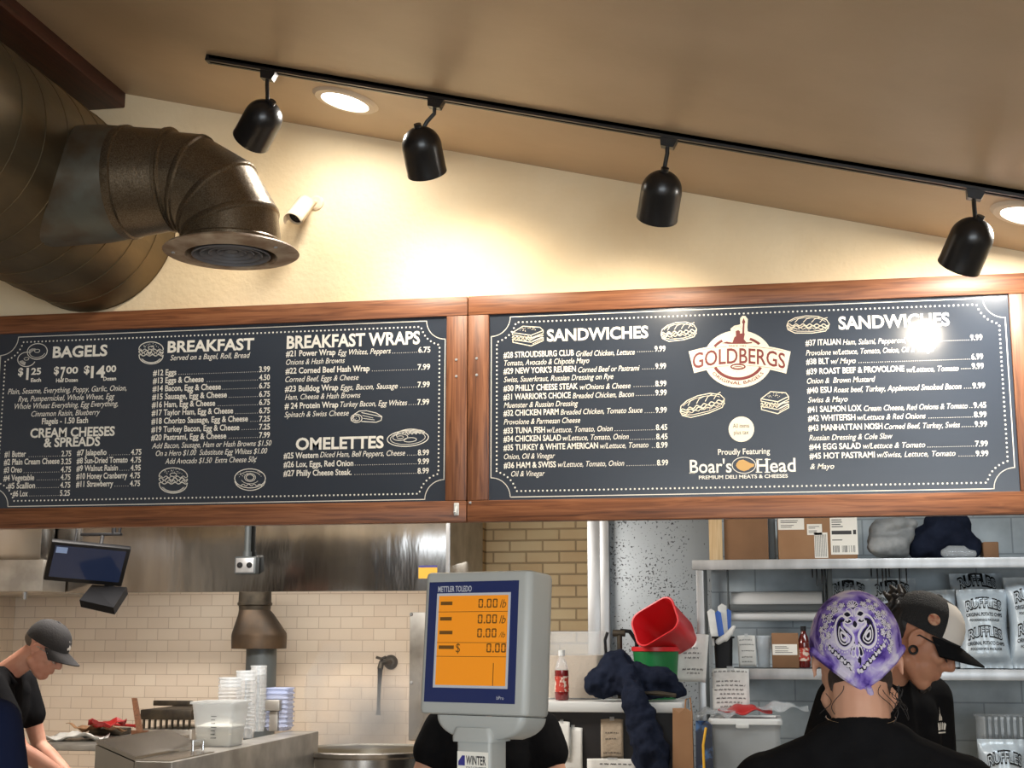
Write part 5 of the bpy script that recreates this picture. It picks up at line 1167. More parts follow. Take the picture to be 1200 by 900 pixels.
# ------------------------------------------------------------------ chip bags
def chipbag(name, px0, px1, pyb, pyt, Y, lb, tilt=0, lean=0, rz=0, dpt=.075, texts=2, base=None, up=0):
    a, c = W(px0, pyb, Y), W(px1, pyb, Y); w = c.x-a.x; h = W(px0, pyt, Y).z-(base if base is not None else a.z); zb_ = base if base is not None else a.z
    Mx = Matrix.Translation(((a.x+c.x)/2, Y+dpt, zb_+.002)) @ Matrix.Rotation(rz, 4, 'Z') @ Matrix.Rotation(-lean, 4, 'X') @ Matrix.Rotation(tilt, 4, 'Y')
    sd_ = random.uniform(0, 9)
    def bulge(u_, v_):                          # u,v in -1..1 / 0..1
        e = min(1, max(0, (v_-.03)/.13))*min(1, max(0, (.97-v_)/.12)); e = e*e*(3-2*e)
        return dpt*(1-abs(u_)**2.6)**.75*(.25+.75*e)*(.86+.14*math.sin(3.1*v_+sd_)) + .004*math.sin(14*u_+9*v_+sd_)*(1-e*.5)
    def F(u_, v_, side, l=0):
        ww = w*(.5+.03*math.cos(v_*2*PI)); return Mx @ V((u_*ww, side*(bulge(u_, v_)+l), v_*h))
    nu, nv = 22, 26; R = []
    for jv in range(nv+1):
        v_ = jv/nv; R.append([F(-1+2*i/nu, v_, -1) for i in range(nu+1)]+[F(1-2*i/nu, v_, 1) for i in range(1, nu)])
    t = thing(name, ((a.x+c.x)/2, Y+dpt, zb_), lb, 'chip bag', 'silver blue chip bags')
    MB().rings(R).build('bag', M['ruffles'], t, smooth=60)
    A = Letters(); b = MB(); B2 = Letters()
    for k in range(texts):
        v0 = ((.40, .76)[k] if texts == 2 else .52)+up
        def fn(x, y, l, v0=v0, g=1):
            u_ = (x-.5)*1.45*g; vv = v0+.05*(1-(2*x-1)**2)+(y-.5)*.13*g*(1-.1*abs(2*x-1)); return F(u_, vv, -1, l)
        A.add('RUFFLES', lambda x, y, fn=fn: fn(x, y, .003), .06)
        B2.add('RUFFLES', lambda x, y, fn=fn: fn(x, .06+y*.88, .0045, g=.975), 0)
        A.add('ORIGINAL POTATO CHIPS', lambda x, y, v0=v0: F((x-.5)*1.5, v0-.13+y*.042+.012*(1-(2*x-1)**2), -1, .003), .02)
        A.add('FOODSERVICE PACKAGE', lambda x, y, v0=v0: F((x-.5)*1.25, v0-.185+y*.028, -1, .003), .02)
    A.build('bag_lettering', M['blackp'], t); B2.build('letter_fill', M['ruffles'], t)
    return t
chipbag('chip_bag', 1130, 1188, 783, 690, RY+.05, 'silver blue chip bag standing frontmost right of the white panelled cap', base=zB, lean=.12, rz=-.05)
chipbag('chip_bag', 1188, 1246, 783, 676, RY+.06, 'silver blue chip bag cut by the right edge on the second shelf', base=zB, lean=.1, rz=.05)
chipbag('chip_bag', 1079, 1130, 783, 692, RY+.13, 'silver blue chip bag behind the white panelled cap', base=zB, lean=.05, tilt=-.06, rz=-.1)
chipbag('chip_bag', 1122, 1182, 783, 672, RY+.32, 'dark chip bag at the back above the frontmost bag', base=zB, lean=.02, rz=.04, up=.12)
chipbag('chip_bag', 1024, 1078, 783, 678, RY+.30, 'dull chip bag at the back right of the purple bandana', base=zB, lean=.02, up=.1)
chipbag('chip_bag', 971, 1022, 783, 678, RY+.30, 'dull chip bag at the back left above the purple bandana', base=zB, lean=.03, tilt=.03, up=.1)
# lower right: tall clear bin with a chip bag in front
t = thing('lower_stand', (W(1180, 900, 7.2).x, 7.3, 0), 'low steel stand below the picture at the lower right', 'stand')
xx0 = W(1148, 900, 7.2).x
MB().box((xx0, 7.0, .6), (xx0+.6, 7.9, .63), .003).build('board', M['steelrough'], t)
for sx in (.03, .57):
    for sy in (7.03, 7.87): MB().cyl((xx0+sx, sy, 0), (xx0+sx, sy, .599), .018).build('leg', M['steelrough'], t)
q0, q1 = W(1156, 880, 7.4), W(1215, 880, 7.4)
t = thing('ribbed_crate', ((q0.x+q1.x)/2, 7.5, .63), 'grey clear ribbed crate behind the lower right chip bag', 'crate')
zq = W(1180, 841, 7.4).z
tub(MB(), (q0.x+q1.x)/2, 7.6, q1.x-q0.x, .3, zq-.631, .631, .95, .02).build('crate', M['clear'], t)
for i in range(8): x_ = q0.x+(q1.x-q0.x)*(i+.5)/8; MB().box((x_-.006, 7.435, .66), (x_+.006, 7.445, zq+.004), .002).build('rib', M['greysteel'], t)
MB().box((q0.x+.03, 7.5, .64), (q1.x-.03, 7.72, zq-.1), .01).build('crate_contents', M['blackp'], t)
chipbag('chip_bag', 1156, 1212, 960, 868, 7.15, 'silver blue chip bag lowest at the right before the grey crate', base=.631, lean=.1)
#@@NEXT
# ------------------------------------------------------------------ people
def lerp(a, b, t): return V(a)+(V(b)-V(a))*t
def hand_prims(wr, d, palm_n, side):
    """five curled fingers: wr wrist, d pointing direction, palm_n palm normal, side thumb direction (local space)"""
    d, pn, sdv = V(d).normalized(), V(palm_n).normalized(), V(side).normalized(); out = []
    c = V(wr)+d*.05
    out.append(('c', V(wr), .024, V(wr)+d*.03, .027)); 
    for k, (o, L) in enumerate(((-.03, .062), (-.010, .074), (.011, .07), (.03, .055))):
        k0 = V(wr)+d*.088-sdv*o; kk = k0+d*L*.5+pn*L*.22; e = kk+d*L*.32+pn*L*.38
        out += [('c', V(wr)+d*.02-sdv*o*.5, .016, k0, .0115), ('c', k0, .0095, kk, .0088), ('c', kk, .0088, e, .0075)]
    t0 = V(wr)+d*.025+sdv*.022; t1 = t0+d*.03+sdv*.026+pn*.01; t2 = t1+d*.032+sdv*.004+pn*.012
    out += [('c', t0, .0135, t1, .0115), ('c', t1, .0105, t2, .0088)]
    return out
def head_prims(ears=1.0, jaw=1.0):
    e = lambda c, r, m=None: ('e', c, r, m)
    P_ = [e((0, -.018, .045), (.077, .096, .088)), e((0, .012, -.005), (.066*jaw, .07, .085)), e((0, .036, -.05), (.055*jaw, .054, .058)), e((0, .02, -.07), (.046*jaw, .05, .036)),
          ('c', (-.016, .062, -.094), .022, (.016, .062, -.094), .022), ('c', (-.052*jaw, -.002, -.06), .02, (-.022, .048, -.09), .022), ('c', (.052*jaw, -.002, -.06), .02, (.022, .048, -.09), .022),
          ('c', (-.04, .062, .036), .016, (.04, .062, .036), .016), ('c', (0, .078, .03), .010, (0, .106, -.018), .0135), ('c', (0, .1, -.024), .011, (0, .085, -.026), .016), ('c', (-.012, .088, -.026), .009, (.012, .088, -.026), .009),
          e((-.038, .056, -.012), (.026, .028, .024)), e((.038, .056, -.012), (.026, .028, .024)), e((0, .068, -.056), (.034, .028, .024)),
          ('c', (-.017, .089, -.052), .0065, (.017, .089, -.052), .0065), ('c', (-.015, .088, -.064), .007, (.015, .088, -.064), .007),
          e((0, .03, .062), (.062, .05, .05))]
    for s in (-1, 1):
        em = Matrix.Translation((s*.079, -.012, .002)) @ Matrix.Rotation(s*.35, 4, 'Z') @ Matrix.Rotation(-.18, 4, 'X') @ Matrix.Scale(ears, 4)
        P_ += [('e', (0, 0, .004), (.007, .018, .027), em), ('e', (0, .004, -.022), (.007, .010, .012), em)]
        for k in range(8):
            if ears < .9: break
            a0, a1 = math.radians(-60+35*k), math.radians(-60+35*(k+1))
            P_.append(('c', em @ V((s*.006, .018*math.cos(a0)*-1, .006+.026*math.sin(a0))), .0042, em @ V((s*.006, .018*math.cos(a1)*-1, .006+.026*math.sin(a1))), .0042))
    return P_
def body(J, s):
    P_ = []
    c = lambda a, ra, b_, rb: P_.append(('c', J[a] if isinstance(a, str) else a, ra, J[b_] if isinstance(b_, str) else b_, rb))
    nb, ch, ws, pv = J['neck'], J['chest'], J['waist'], J['pelvis']
    R_ = J['right']
    for k in (-1, 1):
        c(ch+R_*k*.075, .098, ws+R_*k*.06, .088); c(ws+R_*k*.06, .088, pv+R_*k*.075, .1)
        c(ch+R_*k*.08+(nb-ch)*.35, .085, ch+R_*k*.075, .098)
    c(nb-(nb-ch)*.12, .06, nb, .053); c(nb, .054, J['headlow'], .053)
    for k, n in ((-1, 'l'), (1, 'r')):
        c(nb-(nb-ch)*.22+R_*k*.03, .052, J['sh'+n], .05); c('sh'+n, .055, lerp(J['sh'+n], J['el'+n], .45), .046); c(lerp(J['sh'+n], J['el'+n], .45), .046, 'el'+n, .036)
        c('el'+n, .037, lerp(J['el'+n], J['wr'+n], .3), .038); c(lerp(J['el'+n], J['wr'+n], .3), .038, 'wr'+n, .024)
        d = (J['wr'+n]-J['el'+n]).normalized(); P_.extend(hand_prims(J['wr'+n], d, J.get('palm'+n, V((0, 0, -1))), -R_*k))
        c('hip'+n, .088, 'kn'+n, .055); c('kn'+n, .055, lerp(J['kn'+n], J['an'+n], .35), .055); c(lerp(J['kn'+n], J['an'+n], .35), .055, 'an'+n, .036)
        c('an'+n, .036, J['an'+n]+V((0, .12, -.045)), .03)
    return P_
def joints(lean=0.0, turn=0.0, **kw):
    """standing figure facing +Y, leaning forward from the hips by lean radians"""
    Rm = Matrix.Rotation(-lean, 3, 'X'); Rt = Matrix.Rotation(turn, 3, 'Z'); pv = V((0, -.02, .95))
    def up(v): return pv+Rm @ (Rt @ (V(v)-pv))
    J = dict(pelvis=pv, waist=up((0, -.015, 1.08)), chest=up((0, -.01, 1.29)), neck=up((0, -.02, 1.45)), right=Rt @ V((1, 0, 0)))
    for k, n in ((-1, 'l'), (1, 'r')):
        J['sh'+n] = up((k*.175, -.015, 1.395)); J['el'+n] = up((k*.235, -.02, 1.12)); J['wr'+n] = up((k*.25, .1, .9))
        J['hip'+n] = V((k*.085, -.02, .9)); J['kn'+n] = V((k*.095, .015, .5)); J['an'+n] = V((k*.1, -.02, .08))
    for a, v in kw.items(): J[a] = V(v)
    return J
class Person:
    def __init__(s, label, px, py, Y, heading, headC, J, pitch=0, yaw=0, roll=0, skin='skin', voxel=.006, jaw=1.0, hs=1.0, cat='person', ears=1.0):
        w = W(px, py, Y); s.s = w.z/headC[2]
        Rz = Matrix.Rotation(heading, 4, 'Z'); off = Rz @ (V(headC)*s.s)
        s.loc = V((w.x-off.x, w.y-off.y, 0)); s.M = Matrix.Translation(s.loc) @ Rz @ Matrix.Scale(s.s, 4)
        s.HM = s.M @ Matrix.Translation(headC) @ Matrix.Rotation(yaw, 4, 'Z') @ Matrix.Rotation(-pitch, 4, 'X') @ Matrix.Rotation(roll, 4, 'Y') @ Matrix.Scale(hs, 4); s.hs = hs*s.s
        s.J = J; s.root = thing('person', s.loc, label, cat)
        HL = Matrix.Translation(headC) @ Matrix.Rotation(yaw, 4, 'Z') @ Matrix.Rotation(-pitch, 4, 'X')
        J['headlow'] = HL @ V((0, -.03, -.03))
        pr = s.xf(body(J, s.s), s.M, s.s)+s.xf(head_prims(ears, jaw), s.HM, s.hs)
        s.body = blob('body', pr, voxel, 3, M[skin], s.root)
    def xf(s, P_, Mx, sc):
        o = []
        for p in P_:
            if p[0] == 'c': o.append(('c', Mx @ V(p[1]), p[2]*sc, Mx @ V(p[3]), p[4]*sc))
            else: o.append(('e', p[1], p[2], Mx @ (p[3] if len(p) > 3 and p[3] else Matrix())))
        return o
    def shirt(s, m, sleeve=.62, g=.012, voxel=.009, name='t_shirt', long=False, neckcut=0):
        J = s.J; P_ = []; nb, ch, ws, pv, R_ = J['neck'], J['chest'], J['waist'], J['pelvis'], J['right']
        for k in (-1, 1):
            P_ += [('c', ch+R_*k*.075, .098+g, ws+R_*k*.065, .095+g), ('c', ws+R_*k*.065, .095+g, pv+R_*k*.078+V((0, 0, -.03)), .105+g), ('c', ch+R_*k*.08+(nb-ch)*.35, .085+g, ch+R_*k*.075, .098+g)]
        P_.append(('c', nb-(nb-ch)*.12, .068, nb-(nb-ch)*.02, .063)) if neckcut else None
        P_.append(('c', ch, .1+g, ch+(nb-ch)*.5, .08+g))
        for k, n in ((-1, 'l'), (1, 'r')):
            P_.append(('c', nb-(nb-ch)*.22+R_*k*.03, .052+g*.8, J['sh'+n], .052+g))
            P_.append(('c', nb-(nb-ch)*.30, .06+g*.5, nb-(nb-ch)*.15+R_*k*.05, .045+g*.6))
            e = lerp(J['sh'+n], J['el'+n], sleeve); P_.append(('c', J['sh'+n], .056+g, e, .052+g*1.5))
            if long: P_ += [('c', J['sh'+n], .056+g, J['el'+n], .042+g), ('c', J['el'+n], .043+g, lerp(J['el'+n], J['wr'+n], .93), .032+g)]
        return blob(name, s.xf(P_, s.M, s.s), voxel, 4, M[m], s.root)
    def trousers(s, m='denim'):
        J = s.J; P_ = [('c', J['pelvis']+V((-.08, 0, 0)), .108, J['pelvis']+V((.08, 0, 0)), .108)]
        for n in 'lr': P_ += [('c', J['hip'+n], .1, J['kn'+n], .07), ('c', J['kn'+n], .07, J['an'+n]+V((0, 0, .02)), .058)]
        blob('trousers', s.xf(P_, s.M, s.s), .013, 3, M[m], s.root)
        for n in 'lr': blob('shoe', s.xf([('c', J['an'+n]+V((0, -.03, -.035)), .045, J['an'+n]+V((0, .14, -.045)), .037), ('c', J['an'+n], .045, J['an'+n]+V((0, .02, -.03)), .044)], s.M, s.s), .011, 2, M['shoe'], s.root)
    def H(s, p): return s.HM @ V(p)
    def glasses(s, m='blackp', r=.026):
        b = MB()
        for k in (-1, 1):
            b.tube([s.H((k*(.034+r*1.05*math.cos(a)), .092-.012*abs(math.cos(a)), .012+r*.78*math.sin(a))) for a in [2*PI*i/18 for i in range(19)]], .0019*s.hs, 6)
            b.tube([s.H((k*.06, .082, .018)), s.H((k*.078, .05, .02)), s.H((k*.084, -.005, .018)), s.H((k*.083, -.022, .004))], .0022*s.hs, 6)
        b.tube([s.H((-.009, .096, .016)), s.H((0, .102, .02)), s.H((.009, .096, .016))], .0019*s.hs, 6)
        g = b.build('glasses', M[m], s.root)
        l = MB()
        for k in (-1, 1):
            for q in (0, 1): pass
            l.poly([s.H((k*(.034+r*1.03*math.cos(a)), .0915-.012*abs(math.cos(a)), .012+r*.76*math.sin(a))) for a in [2*PI*i/16 for i in range(16)]])
        l.build('lens', M['clear'], g)
    def face(s):
        for k in (-1, 1):
            e = MB().ell((0, 0, 0), (.0125, .0125, .0125), s.HM @ Matrix.Translation((k*.033, .0775, .012)), 14, 10).build('eye', M['white'], s.root)
            MB().ell((0, 0, 0), (.006, .0025, .006), s.HM @ Matrix.Translation((k*.033, .0895, .010)), 10, 6).build('iris', M['hair'], e)
            MB().tube([s.H((k*.014, .091, .034)), s.H((k*.033, .091, .041)), s.H((k*.054, .076, .036))], .0035*s.hs, 8).build('eyebrow', M['hair'], s.root)
    def cap(s, m, front=None, pin=False, tiltb=0.0, logo=False):
        CM = s.HM @ Matrix.Translation((0, -.008, .034)) @ Matrix.Rotation(tiltb, 4, 'X')
        rx, ry_, rz = .0865, .108, .106
        def D_(az, el, k=1.0):                  # az 0 = front, el 0..90
            flatf = 1+.035*max(0, math.cos(az))*math.sin(2*el)
            return CM @ V((rx*k*math.sin(az)*math.cos(el)**.8, ry_*k*math.cos(az)*math.cos(el)**.8*flatf, rz*k*math.sin(el)))
        b = MB(); n = 44; rings = [[D_(2*PI*i/n, PI/2*j/10, 1) for i in range(n)] for j in range(10)]
        for r in rings: pass
        b.rings([[D_(2*PI*i/n, 0, .955) for i in range(n)]]+rings+[[D_(2*PI*i/n, PI/2*.985) for i in range(n)]], False, True)
        cp = b.build('cap', M[m], s.root, smooth=60)
        def br(u_, v_, dz):
            a = (u_-.5)*2*math.radians(62); x = .083*math.sin(a)/math.sin(math.radians(62))*1.0; y0 = ry_*.93*math.cos(math.asin(min(1, x/rx*.985))); y = y0+v_*(.088*(1-.55*(abs(u_-.5)*2)**2.4))
            return CM @ V((x*(1-.06*v_), y, .002+dz-.020*v_-.026*(abs(u_-.5)*2)**2*(.25+.75*v_)))
        b = MB(); nu, nv = 20, 7; tp = [[br(i/nu, j_/nv, .002) for i in range(nu+1)] for j_ in range(nv+1)]; bt_ = [[br(i/nu, j_/nv, -.002) for i in range(nu+1)] for j_ in range(nv+1)]
        b.rings([t_+u_[::-1] for t_, u_ in zip(tp, bt_)]); b.build('brim', M[m if m != 'capmesh' else 'blackcloth'], cp)
        MB().ell((0, 0, rz*1.0), (.009, .009, .004), CM, 12, 6).build('button', M[m], cp)
        if front:
            b = MB(); b.rings([[D_(math.radians(-58+116*i/20), math.radians(e_), k) for k, ii in ((1.012, 0),) for i in range(21)]+[D_(math.radians(58-116*i/20), math.radians(e_), 1.001) for i in range(21)] for e_ in (3, 14, 26, 38, 50, 60, 68)])
            b.build('front_panel', M[front], cp)
        if pin:
            c = D_(math.radians(80*pin), math.radians(22), 1.01); nn = (c-CM @ V((0, 0, 0))).normalized()
            MB().lathe([(.001, .004), (.016, .003), (.0175, 0)], Matrix.Translation(c) @ nn.to_track_quat('Z', 'Y').to_matrix().to_4x4() @ Matrix.Scale(s.hs, 4), 20, False, True).build('pin_badge', M['pin'], cp)
        if logo:
            b = MB()
            for pts in (((-12, 12), (-8, 36), (0, 20), (8, 36), (12, 12)),):
                b.poly([D_(math.radians(x), math.radians(z), 1.008) for x, z in pts])
            b.poly([D_(math.radians(x), math.radians(z), 1.008) for x, z in ((-9, 10), (9, 10), (5, 20), (-5, 20))])
            b.build('cap_emblem', M['capwhite'], cp)
        return cp

# capped cook in profile at the left
J = joints(lean=.30, elr=(.24, .33, 1.10), ell=(-.22, .20, 1.08), wrr=(.12, .56, .93), wrl=(-.10, .42, .95))
J['shr'] += V((0, .03, -.01))
hc = (0, .30, 1.525)
p = Person('person in black t-shirt and dark cap with glasses, bending over the worktable', 52, 762, 6.0, -PI/2+.05, hc, J, pitch=.62, skin='skinr', voxel=.0055, jaw=1.08)
p.shirt('blackcloth', .5); p.trousers(); p.face(); p.glasses('steelrough'); p.cap('capgrey', logo=True, tiltb=.13)
hb_ = [('e', (0, 0, 0), (1, 1, 1), p.HM @ Matrix.Translation((0, -.052, .02)) @ Matrix.Diagonal((.068, .065, .05, 1)))]
blob('short_hair', hb_, .006, 2, M['greyhair'], p.root)
# apron strap round the neck
nk = p.M @ J['neck']; q_ = lambda v: p.M @ V(v)
MB().tube([q_(lerp(J['neck'], J['chest'], .35)+V((.085, .10, 0))), q_(J['neck']+V((.078, .03, .0))), q_(J['neck']+V((.045, -.04, .025))), q_(J['neck']+V((-.045, -.04, .025))), q_(J['neck']+V((-.078, .03, 0)))], .011).build('apron_strap', M['blackcloth'], p.root)
# navy shirted person cut by the left edge
J = joints(lean=.0)
p = Person('person in navy shirt, only one shoulder showing at the lower left edge', -42, 768, 3.6, -.15, (0, .05, 1.58), J, pitch=.2, skin='skin', voxel=.009)
p.shirt('bluecloth', .8, .016, .012); p.trousers(); p.face(); blob('short_hair', p.xf([('e', (0, 0, 0), (1, 1, 1), Matrix.Translation((0, -.03, .058)) @ Matrix.Diagonal((.08, .095, .084, 1)))], p.HM, 1), .008, 2, M['hair'], p.root)
# person behind the price scale
J = joints(lean=.05, shl=(-.19, 0, 1.40), shr=(.19, 0, 1.40), ell=(-.275, .05, 1.16), elr=(.285, .05, 1.16), wrl=(-.15, .26, 1.08), wrr=(.16, .26, 1.06))
p = Person('person in black t-shirt facing the counter, head hidden behind the price scale', 574, 791, 4.75, PI+.05, (0, .05, 1.60), J, pitch=.1, skin='skin', voxel=.007)
p.shirt('blackcloth', .34, .016); p.trousers(); p.face(); blob('short_hair', p.xf([('e', (0, 0, 0), (1, 1, 1), Matrix.Translation((0, -.03, .058)) @ Matrix.Diagonal((.08, .095, .084, 1)))], p.HM, 1), .008, 2, M['hair'], p.root)
# person in white panelled trucker cap, profile, looking down
J = joints(lean=.2, wrr=(.10, .40, 1.0), wrl=(-.12, .40, 1.0))
p = Person('person in black t-shirt and black cap with white front panel, looking down', 1078, 752, 4.15, -PI/2-.85, (-.025, .19, 1.55), J, pitch=.56, yaw=.69, skin='skint', voxel=.005, jaw=1.12)
p.shirt('blackcloth', .7, .015); p.trousers(); p.face(); p.glasses('blackp', .027); p.cap('capmesh', 'capwhite', pin=1, tiltb=.08)
hp = []
for i in range(46):
    a = random.uniform(-1, 1); z = random.uniform(-.02, .10); q = V((.062*a, -.098-.028*random.random()-.01*(1-a*a), z)); d = V((random.uniform(-1, 1), random.uniform(-1, .2), random.uniform(-1, 1)))*.022
    hp.append(('c', q, .009, q+d, .006))
hp.append(('e', (0, 0, 0), (1, 1, 1), Matrix.Translation((0, -.06, .03)) @ Matrix.Diagonal((.072, .06, .075, 1))))
blob('curly_hair', p.xf(hp, p.HM, p.hs), .0045, 1, M['hair'], p.root)
blob('beard', p.xf([('c', (-.016, .080, -.100), .010, (.016, .080, -.100), .010), ('c', (-.012, .07, -.113), .011, (.012, .07, -.113), .011)], p.HM, p.hs), .004, 2, M['hair'], p.root)
for k in (-1, 1):
    MB().tube([p.HM @ Matrix.Translation((k*.086, .0, -.026)) @ V((0, .0105*math.cos(a), .0105*math.sin(a))) for a in [2*PI*i/20 for i in range(21)]], .0036*p.hs, 8).build('ear_tunnel', M['blackp'], p.root)
from mathutils.bvhtree import BVHTree
sh = [c for c in p.root.children if c.name.startswith('t_shirt')][0]
bv = BVHTree.FromPolygons([v.co for v in sh.data.vertices], [list(f.vertices) for f in sh.data.polygons])
a0 = W(1100, 845, 3.95)-p.loc; hit = bv.ray_cast(V((0, 0, CAMZ))-p.loc, (W(1101, 846, 3.95)-V((0, 0, CAMZ))).normalized())
if hit[0] is not None:
    c_, n0 = hit[0], hit[1]; zx = V((0, 0, 1)); tx_ = zx.cross(n0).normalized(); ty_ = n0.cross(tx_).normalized(); b = MB()
    def onshirt(x, y):
        q = c_+tx_*x+ty_*y; h = bv.find_nearest(q); return h[0]+h[1]*.0022+p.loc
    def quadp(pts): b.poly([onshirt(*q) for q in pts])
    for pts in ([(-.003, .02), (.003, .02), (.001, .042)], [(-.02, .004), (-.012, .004), (-.012, .018), (-.018, .014)], [(-.010, .004), (.006, .004), (.006, .022), (-.010, .022)], [(.008, .004), (.018, .004), (.016, .014), (.008, .018)]): quadp(pts)
    for i in range(6): x = -.038+.0135*i; quadp([(x, -.022), (x+.010, -.022), (x+.012, -.004), (x+.003, 0)])
    quadp([(-.04, -.03), (.042, -.03), (.042, -.026), (-.04, -.026)])
    b.build('chest_print', M['white'], sh, smooth=0, recalc=False)
# woman in the purple bandana, seen from behind
J = joints(lean=.0, shl=(-.17, -.01, 1.362), shr=(.17, -.01, 1.362), neck=(0, -.015, 1.462), wrl=(-.12, .30, 1.0), wrr=(.12, .30, 1.0), ell=(-.255, .02, 1.14), elr=(.255, .02, 1.14))
p = Person('person in black t-shirt and purple tie-dye paisley bandana, seen from behind', 1004, 781, 2.62, .02, (0, .04, 1.585), J, pitch=.2, roll=-.03, skin='skin', voxel=.0055, ears=.72)
p.shirt('blackcloth', .7, .016, .008, neckcut=1); p.trousers(); p.face()
BM = p.HM @ Matrix.Translation((0, -.012, .040)) @ Matrix.Rotation(-.06, 4, 'X')
def BD(az, el, k=1.0):                          # az 0 = back of head, el in degrees; dips to a point at the nape
    a, e = math.radians(az), math.radians(el); c = math.cos(e)
    x, y, z = math.sin(a)*c, -math.cos(a)*c, math.sin(e)
    rz = .099 if z > 0 else .122
    return BM @ V((.084*k*x, .111*k*y, rz*k*z))
def hem(az):
    a = abs((az+180) % 360-180); return -60+48*min(1, a/72)**.9+(0 if a < 72 else 6*min(1, (a-72)/60))
m, N, L, Pn = newmat('tie_dye_bandana'); tc = N.new('ShaderNodeTexCoord'); n1 = N.new('ShaderNodeTexNoise'); n1.inputs['Scale'].default_value = 26; n1.inputs['Detail'].default_value = 8; n1.inputs['Distortion'].default_value = .6
L.new(tc.outputs['Object'], n1.inputs[0]); r = N.new('ShaderNodeValToRGB'); L.new(n1.outputs[0], r.inputs[0]); L.new(r.outputs[0], Pn.inputs['Base Color']); Pn.inputs['Roughness'].default_value = .85; Pn.inputs['Specular IOR Level'].default_value = .2
e = r.color_ramp.elements; e[0].position = .33; e[0].color = srgb(52, 34, 100); e[1].position = .64; e[1].color = srgb(206, 198, 216)
for pos, c in ((.39, srgb(84, 62, 146)), (.46, srgb(128, 106, 186)), (.53, srgb(160, 144, 200))): k = e.new(pos); k.color = c
n2 = N.new('ShaderNodeTexNoise'); n2.inputs['Scale'].default_value = 60; L.new(tc.outputs['Object'], n2.inputs[0]); bp = N.new('ShaderNodeBump'); bp.inputs['Strength'].default_value = .2; bp.inputs['Distance'].default_value = .004; L.new(n2.outputs[0], bp.inputs['Height']); L.new(bp.outputs[0], Pn.inputs['Normal'])
M['bandana'] = m
n = 72; R = []
for j_ in range(19):
    f_ = j_/18; R.append([BD(360*i/n, hem(360*i/n)+(88-hem(360*i/n))*f_, 1+(.012*math.sin(9*math.radians(360*i/n)+3)*(1-f_)**3)) for i in range(n)])
inner = [BD(360*i/n, hem(360*i/n), .965) for i in range(n)]
bn = MB().rings([inner]+R, False, True).build('bandana', M['bandana'], p.root, smooth=70)
def fold(pts, w=.010, nm='bandana_fold', mm_='bandana'): return MB().tube([BD(*q) for q in pts], w, 8, [w*.35]+[w]*(len(pts)-2)+[w*.35]).build(nm, M[mm_], bn)
fold([(-95, hem(95)+2, .99), (-75, hem(75)+3, .985), (-50, hem(50)+1.5, .985), (-25, hem(25)+.5, .985), (-4, hem(4)+1, .98)], .0085)
fold([(95, hem(95)+2, .99), (75, hem(75)+3, .985), (50, hem(50)+1.5, .985), (25, hem(25)+.5, .985), (4, hem(4)+1, .98)], .0085)
tl = MB().tube([BD(10, -50, 1.0), BD(16, -58, 1.02), BD(17, -68, 1.06)], .006, 8, [.004, .007, .003]).build('bandana_tail', M['bandana'], bn)
# printed paisley pattern: strokes that follow the cloth
pw = MB(); pk = MB()
def stroke(b, pts, w, lift=1.006, closed=False):
    pts = [V(q) for q in pts]; nn = len(pts)
    for i in range(nn if closed else nn-1):
        a, c = pts[i], pts[(i+1) % nn]; t = c-a
        if t.length < 1e-6: continue
        t.normalize(); m_ = V((-t.y, t.x))*w/2; a2, c2 = a-t*w*.3, c+t*w*.3
        cs = lambda q: BD(q.x/max(.35, math.cos(math.radians(min(75, abs(q.y))))), q.y, lift)
        b.poly([cs(a2+m_), cs(c2+m_), cs(c2-m_), cs(a2-m_)])
def blot(b, x, y, r, lift=1.004, ry=None, n=12):
    cs = lambda x_, y_: BD(x_/max(.35, math.cos(math.radians(min(75, abs(y_))))), y_, lift)
    b.poly([cs(x+r*math.cos(2*PI*i/n), y+(ry or r)*math.sin(2*PI*i/n)) for i in range(n)])
def paisley(cx, cy, sx, k=1.0):
    """teardrop with a tail curling up and in"""
    def tear(sc):
        out = []
        for i in range(26):
            t = 2*PI*i/26; rr = 1.0
            x = math.cos(t)*(7.5*sc); y = math.sin(t)*(8.5*sc)
            if y > 0: x = x*(1-.45*(y/(8.5*sc))**1.5)+(y/(8.5*sc))**2*(4.5*sc)*(-1); y *= 1.75
            out.append((cx+sx*x*k, cy+y*k))
        return out
    for b, sc, w in ((pw, 1.0, 2.2), (pw, .42, 1.4)): stroke(b, tear(sc), w, closed=True)
    cs = lambda q: BD(q[0]/max(.35, math.cos(math.radians(min(75, abs(q[1]))))), q[1], 1.003)
    c0 = (cx, cy+2*k)
    tt = tear(.92)
    for a, c in zip(tt, tt[1:]+tt[:1]): pk.poly([cs(c0), cs(a), cs(c)])
    tt = tear(1.22)
    for q in tt[::1]: blot(pw, q[0], q[1], .7, 1.006, n=6)
    blot(pw, cx, cy-.5*k, 1.2, 1.007, 1.8)
def cp(x, y): return ((x-388)/5.29, (280-y)/5.29)     # degrees round and up the cloth from the middle of the pattern's own grid
def cs_(q, l): return BD(q[0]/max(.35, math.cos(math.radians(min(75, abs(q[1]))))), q[1], l)
def smooth_path(pts, n=6, closed=False):
    out = []; N_ = len(pts)
    for i in range(N_ if closed else N_-1):
        g = lambda k_: V(pts[k_ % N_] if closed else pts[min(max(k_, 0), N_-1)])
        p0, p1, p2, p3 = g(i-1), g(i), g(i+1), g(i+2)
        for q in range(n):
            t = q/n; out.append(.5*((2*p1)+(p2-p0)*t+(2*p0-5*p1+4*p2-p3)*t*t+(3*p1-p0-3*p2+p3)*t*t*t))
    if not closed: out.append(V(pts[-1]))
    return [(q.x, q.y) for q in out]
def loop(b, pts, w, closed=True, lift=1.006): stroke(b, [cp(*q) for q in smooth_path(pts, 5, closed)], w, lift, closed)
